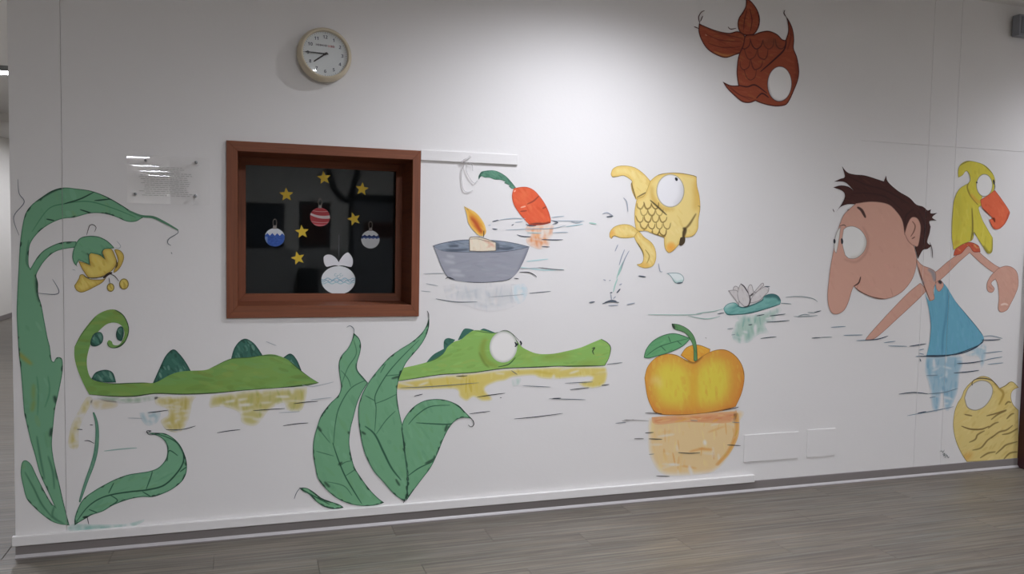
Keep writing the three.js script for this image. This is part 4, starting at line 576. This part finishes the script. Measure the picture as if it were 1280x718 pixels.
bauble(343.5, 297, 0.05, 0.048, 'blue paper bauble with a white upper edge on the glass', (x) => { x.fillStyle = '#2f57a8'; x.fillRect(0, 0, 256, 256); x.fillStyle = '#cfd6dc'; x.beginPath(); x.moveTo(0, 0); x.lineTo(256, 0); x.lineTo(256, 95); for (let i = 0; i <= 8; i++) x.lineTo(256 - i * 32, 90 + (i % 2 ? -22 : 14)); x.fill(); for (let i = 0; i < 60; i++) { x.globalAlpha = 0.4; x.fillStyle = i % 2 ? '#234688' : '#4a74c0'; x.beginPath(); x.ellipse(rr(0, 256), rr(110, 256), 18, 6, rr(-0.4, 0.4), 0, 7); x.fill(); } x.globalAlpha = 0.5; x.fillStyle = '#a9b4c2'; x.fillRect(0, 120, 34, 90); x.globalAlpha = 1; }, loopHanger);
bauble(463, 299.5, 0.05, 0.049, 'white paper bauble with a dark blue wavy band', (x) => { x.fillStyle = '#d6dbdd'; x.fillRect(0, 0, 256, 256); x.fillStyle = '#27407e'; x.fillRect(0, 78, 256, 30); wave(x, 88, 16, '#1d3468', 16, 4); wave(x, 108, 10, '#4a68a8', 8, 5); }, loopHanger);
bauble(423, 350.5, 0.0905, 0.0765, 'large white paper bauble with a white bow and blue waves', (x) => { x.fillStyle = '#dfe4e5'; x.fillRect(0, 0, 256, 256); x.globalAlpha = 0.75; wave(x, 118, 9, '#7fb3c4', 8, 4); wave(x, 138, 8, '#5f9cb4', 6, 5); wave(x, 154, 7, '#8cc0c8', 7, 4); wave(x, 128, 6, '#5a7f94', 3, 7); x.strokeStyle = '#8fb4ba'; x.lineWidth = 4; for (const [a, b] of [[110, 80], [150, 78], [130, 95]]) { x.beginPath(); x.arc(a, b, 12, 0, 5); x.stroke(); } x.globalAlpha = 1; }, (g, r, ry) => {
  const s = new THREE.Shape(); s.moveTo(0, 0.012); s.bezierCurveTo(-0.015, 0.05, -0.06, 0.068, -0.078, 0.04); s.bezierCurveTo(-0.082, 0.01, -0.07, -0.01, -0.06, -0.012); s.bezierCurveTo(-0.035, -0.006, -0.015, 0.002, 0, -0.008); s.bezierCurveTo(0.02, 0.002, 0.05, -0.012, 0.068, -0.012); s.bezierCurveTo(0.085, 0.012, 0.075, 0.05, 0.05, 0.066); s.bezierCurveTo(0.025, 0.06, 0.012, 0.03, 0, 0.012);
  part('bow', new THREE.ExtrudeGeometry(s, { depth: 0.0014, bevelEnabled: true, bevelSize: 0.0006, bevelThickness: 0.0006, bevelSegments: 1 }).translate(0, ry + 0.008, 0.0008), std('#e2e3e6', 0.75), g);
  part('thread', new THREE.CylinderGeometry(0.0009, 0.0009, 0.12, 6).translate(0.002, ry + 0.11, 0.001), std('#9aa0a4', 0.6), g);
});
// ---------------------------------------------------------------- what the window glass mirrors: dark things along the facing wall
{
  const zMirror = (z) => 2 * zGlass - z, spot = (x, y, z) => onPlane(x, y, zMirror(z)).setZ(z), wallZ = 7.5, black = std('#303134', 0.6), brown = std('#4e302a', 0.6);
  const slabAt = (x0, x1, y0, y1, z, depth, name, m, g, r = 0.008) => { const a = spot(x0, y0, z), b = spot(x1, y1, z); return part(name, rbox(a.x, b.x, b.y, a.y, z - depth, z, r), m, g); };
  const board = (x0, x1, y0, y1, label, inner) => { const g = group('notice_board', label, 'notice board', [0, 0, 0]); slabAt(x0, x1, y0, y1, wallZ, 0.03, 'frame', black, g); slabAt(x0 + 4, x1 - 4, y0 + 4, y1 - 4, wallZ - 0.03, 0.004, 'sheet', inner, g, 0.001); };
  board(308, 355, 253, 310, 'dark notice board on the wall facing the mural', std('#474d54', 0.7)); board(374, 413, 252, 310, 'dark framed board with brown sheet on the facing wall', brown);
  const door = structure('door_2', 'dark door with black frame on the facing wall', 'door'), base = 0, a = spot(436, 246, wallZ), b = spot(520, 246, wallZ);
  const top = spot(460, 243, wallZ).y, under = spot(460, 252, wallZ).y, j = spot(441, 300, wallZ).x;
  part('door_frame', box(a.x, b.x, under, top, wallZ - 0.06, wallZ), black, door); part('door_frame', box(a.x, j, 0, under, wallZ - 0.06, wallZ), black, door); part('door_frame', box(b.x - 0.05, b.x, 0, under, wallZ - 0.06, wallZ), black, door);
  part('door_leaf', box(j, b.x - 0.05, 0.005, under, wallZ - 0.03, wallZ), std('#77787b', 0.7), door); part('door_glazing', box(j + 0.15, b.x - 0.3, under - 0.55, under - 0.3, wallZ - 0.036, wallZ - 0.028), brown, door); part('door_handle', rbox(j + 0.06, j + 0.18, 1.02, 1.04, wallZ - 0.08, wallZ - 0.03, 0.006), metalGrey, door);
  const cab = group('cabinet', 'low black cabinet against the wall facing the mural', 'cabinet', [0, 0, 0]), p = spot(374, 336, wallZ - 0.4), q = spot(399, 336, wallZ - 0.4);
  part('body', rbox(p.x, q.x, 0.06, p.y - 0.02, wallZ - 0.4, wallZ, 0.006), black, cab); part('top', rbox(p.x - 0.01, q.x + 0.01, p.y - 0.02, p.y, wallZ - 0.41, wallZ, 0.004), black, cab); part('plinth', box(p.x + 0.02, q.x - 0.02, 0, 0.06, wallZ - 0.37, wallZ), black, cab);
  const gar = group('hanging_cable', 'dark curved cable hanging on the wall above the dark door', 'cable', [0, 0, 0]);
  part('cable', new THREE.TubeGeometry(new THREE.CatmullRomCurve3([[411, 212], [415, 228], [423, 243], [434, 250], [440, 240], [444, 224], [447, 214]].map(([x, y]) => spot(x, y, wallZ - 0.038))), 60, 0.04, 10), black, gar);
  for (const [x, y] of [[411, 212], [447, 214]]) part('end_cap', new THREE.SphereGeometry(0.042, 16, 10).translate(...spot(x, y, wallZ - 0.038).toArray()), black, gar);
  structMesh('trim_3', box(xEnd, a.x, 0, spot(330, 311, wallZ).y, wallZ - 0.012, wallZ), std('#a3a2a0', 0.7), 'grey dado panel along the facing wall', 'dado');
}
// ---------------------------------------------------------------- dark red door frame at the end of the mural, grey box above it
{
  const d = structure('door_1', 'dark red door frame at the far end of the mural wall', 'door'), maroon = std('#3d1a1e', 0.45), x = xDoor, H = 2.12;
  part('door_jamb', rbox(x, x + 0.09, 0, H, 0.0005, 0.06, 0.004), maroon, d); part('door_jamb', rbox(x + 0.99, x + 1.08, 0, H, 0.0005, 0.06, 0.004), maroon, d); part('door_head', rbox(x, x + 1.08, H, H + 0.09, 0.0005, 0.06, 0.004), maroon, d);
  part('door_leaf', rbox(x + 0.09, x + 0.99, 0.008, H, 0.0005, 0.03, 0.003), std('#6b3a34', 0.45), d); part('door_handle', rbox(x + 0.14, x + 0.27, 1.03, 1.05, 0.06, 0.078, 0.006), metalGrey, d); part('handle_plate', rbox(x + 0.135, x + 0.165, 0.96, 1.12, 0.03, 0.062, 0.003), metalGrey, d);
  const a = onPlane(1275, 17, 0.07), b = onPlane(1290, 46, 0.07), g = group('wall_speaker', 'small grey box mounted high on the wall by the ceiling', 'wall box', [0, 0, 0]);
  part('housing', rbox(a.x, a.x + 0.16, b.y, a.y, 0.015, 0.07, 0.006), std('#8b8d94', 0.5), g); part('mounting_plate', rbox(a.x + 0.02, a.x + 0.14, b.y + 0.02, a.y - 0.02, 0.0004, 0.016, 0.002), std('#77787c', 0.5), g); part('grille', rbox(a.x + 0.015, a.x + 0.145, b.y + 0.015, a.y - 0.015, 0.069, 0.074, 0.002), std('#6d6f76', 0.6), g);
}


renderer.render(scene, camera);
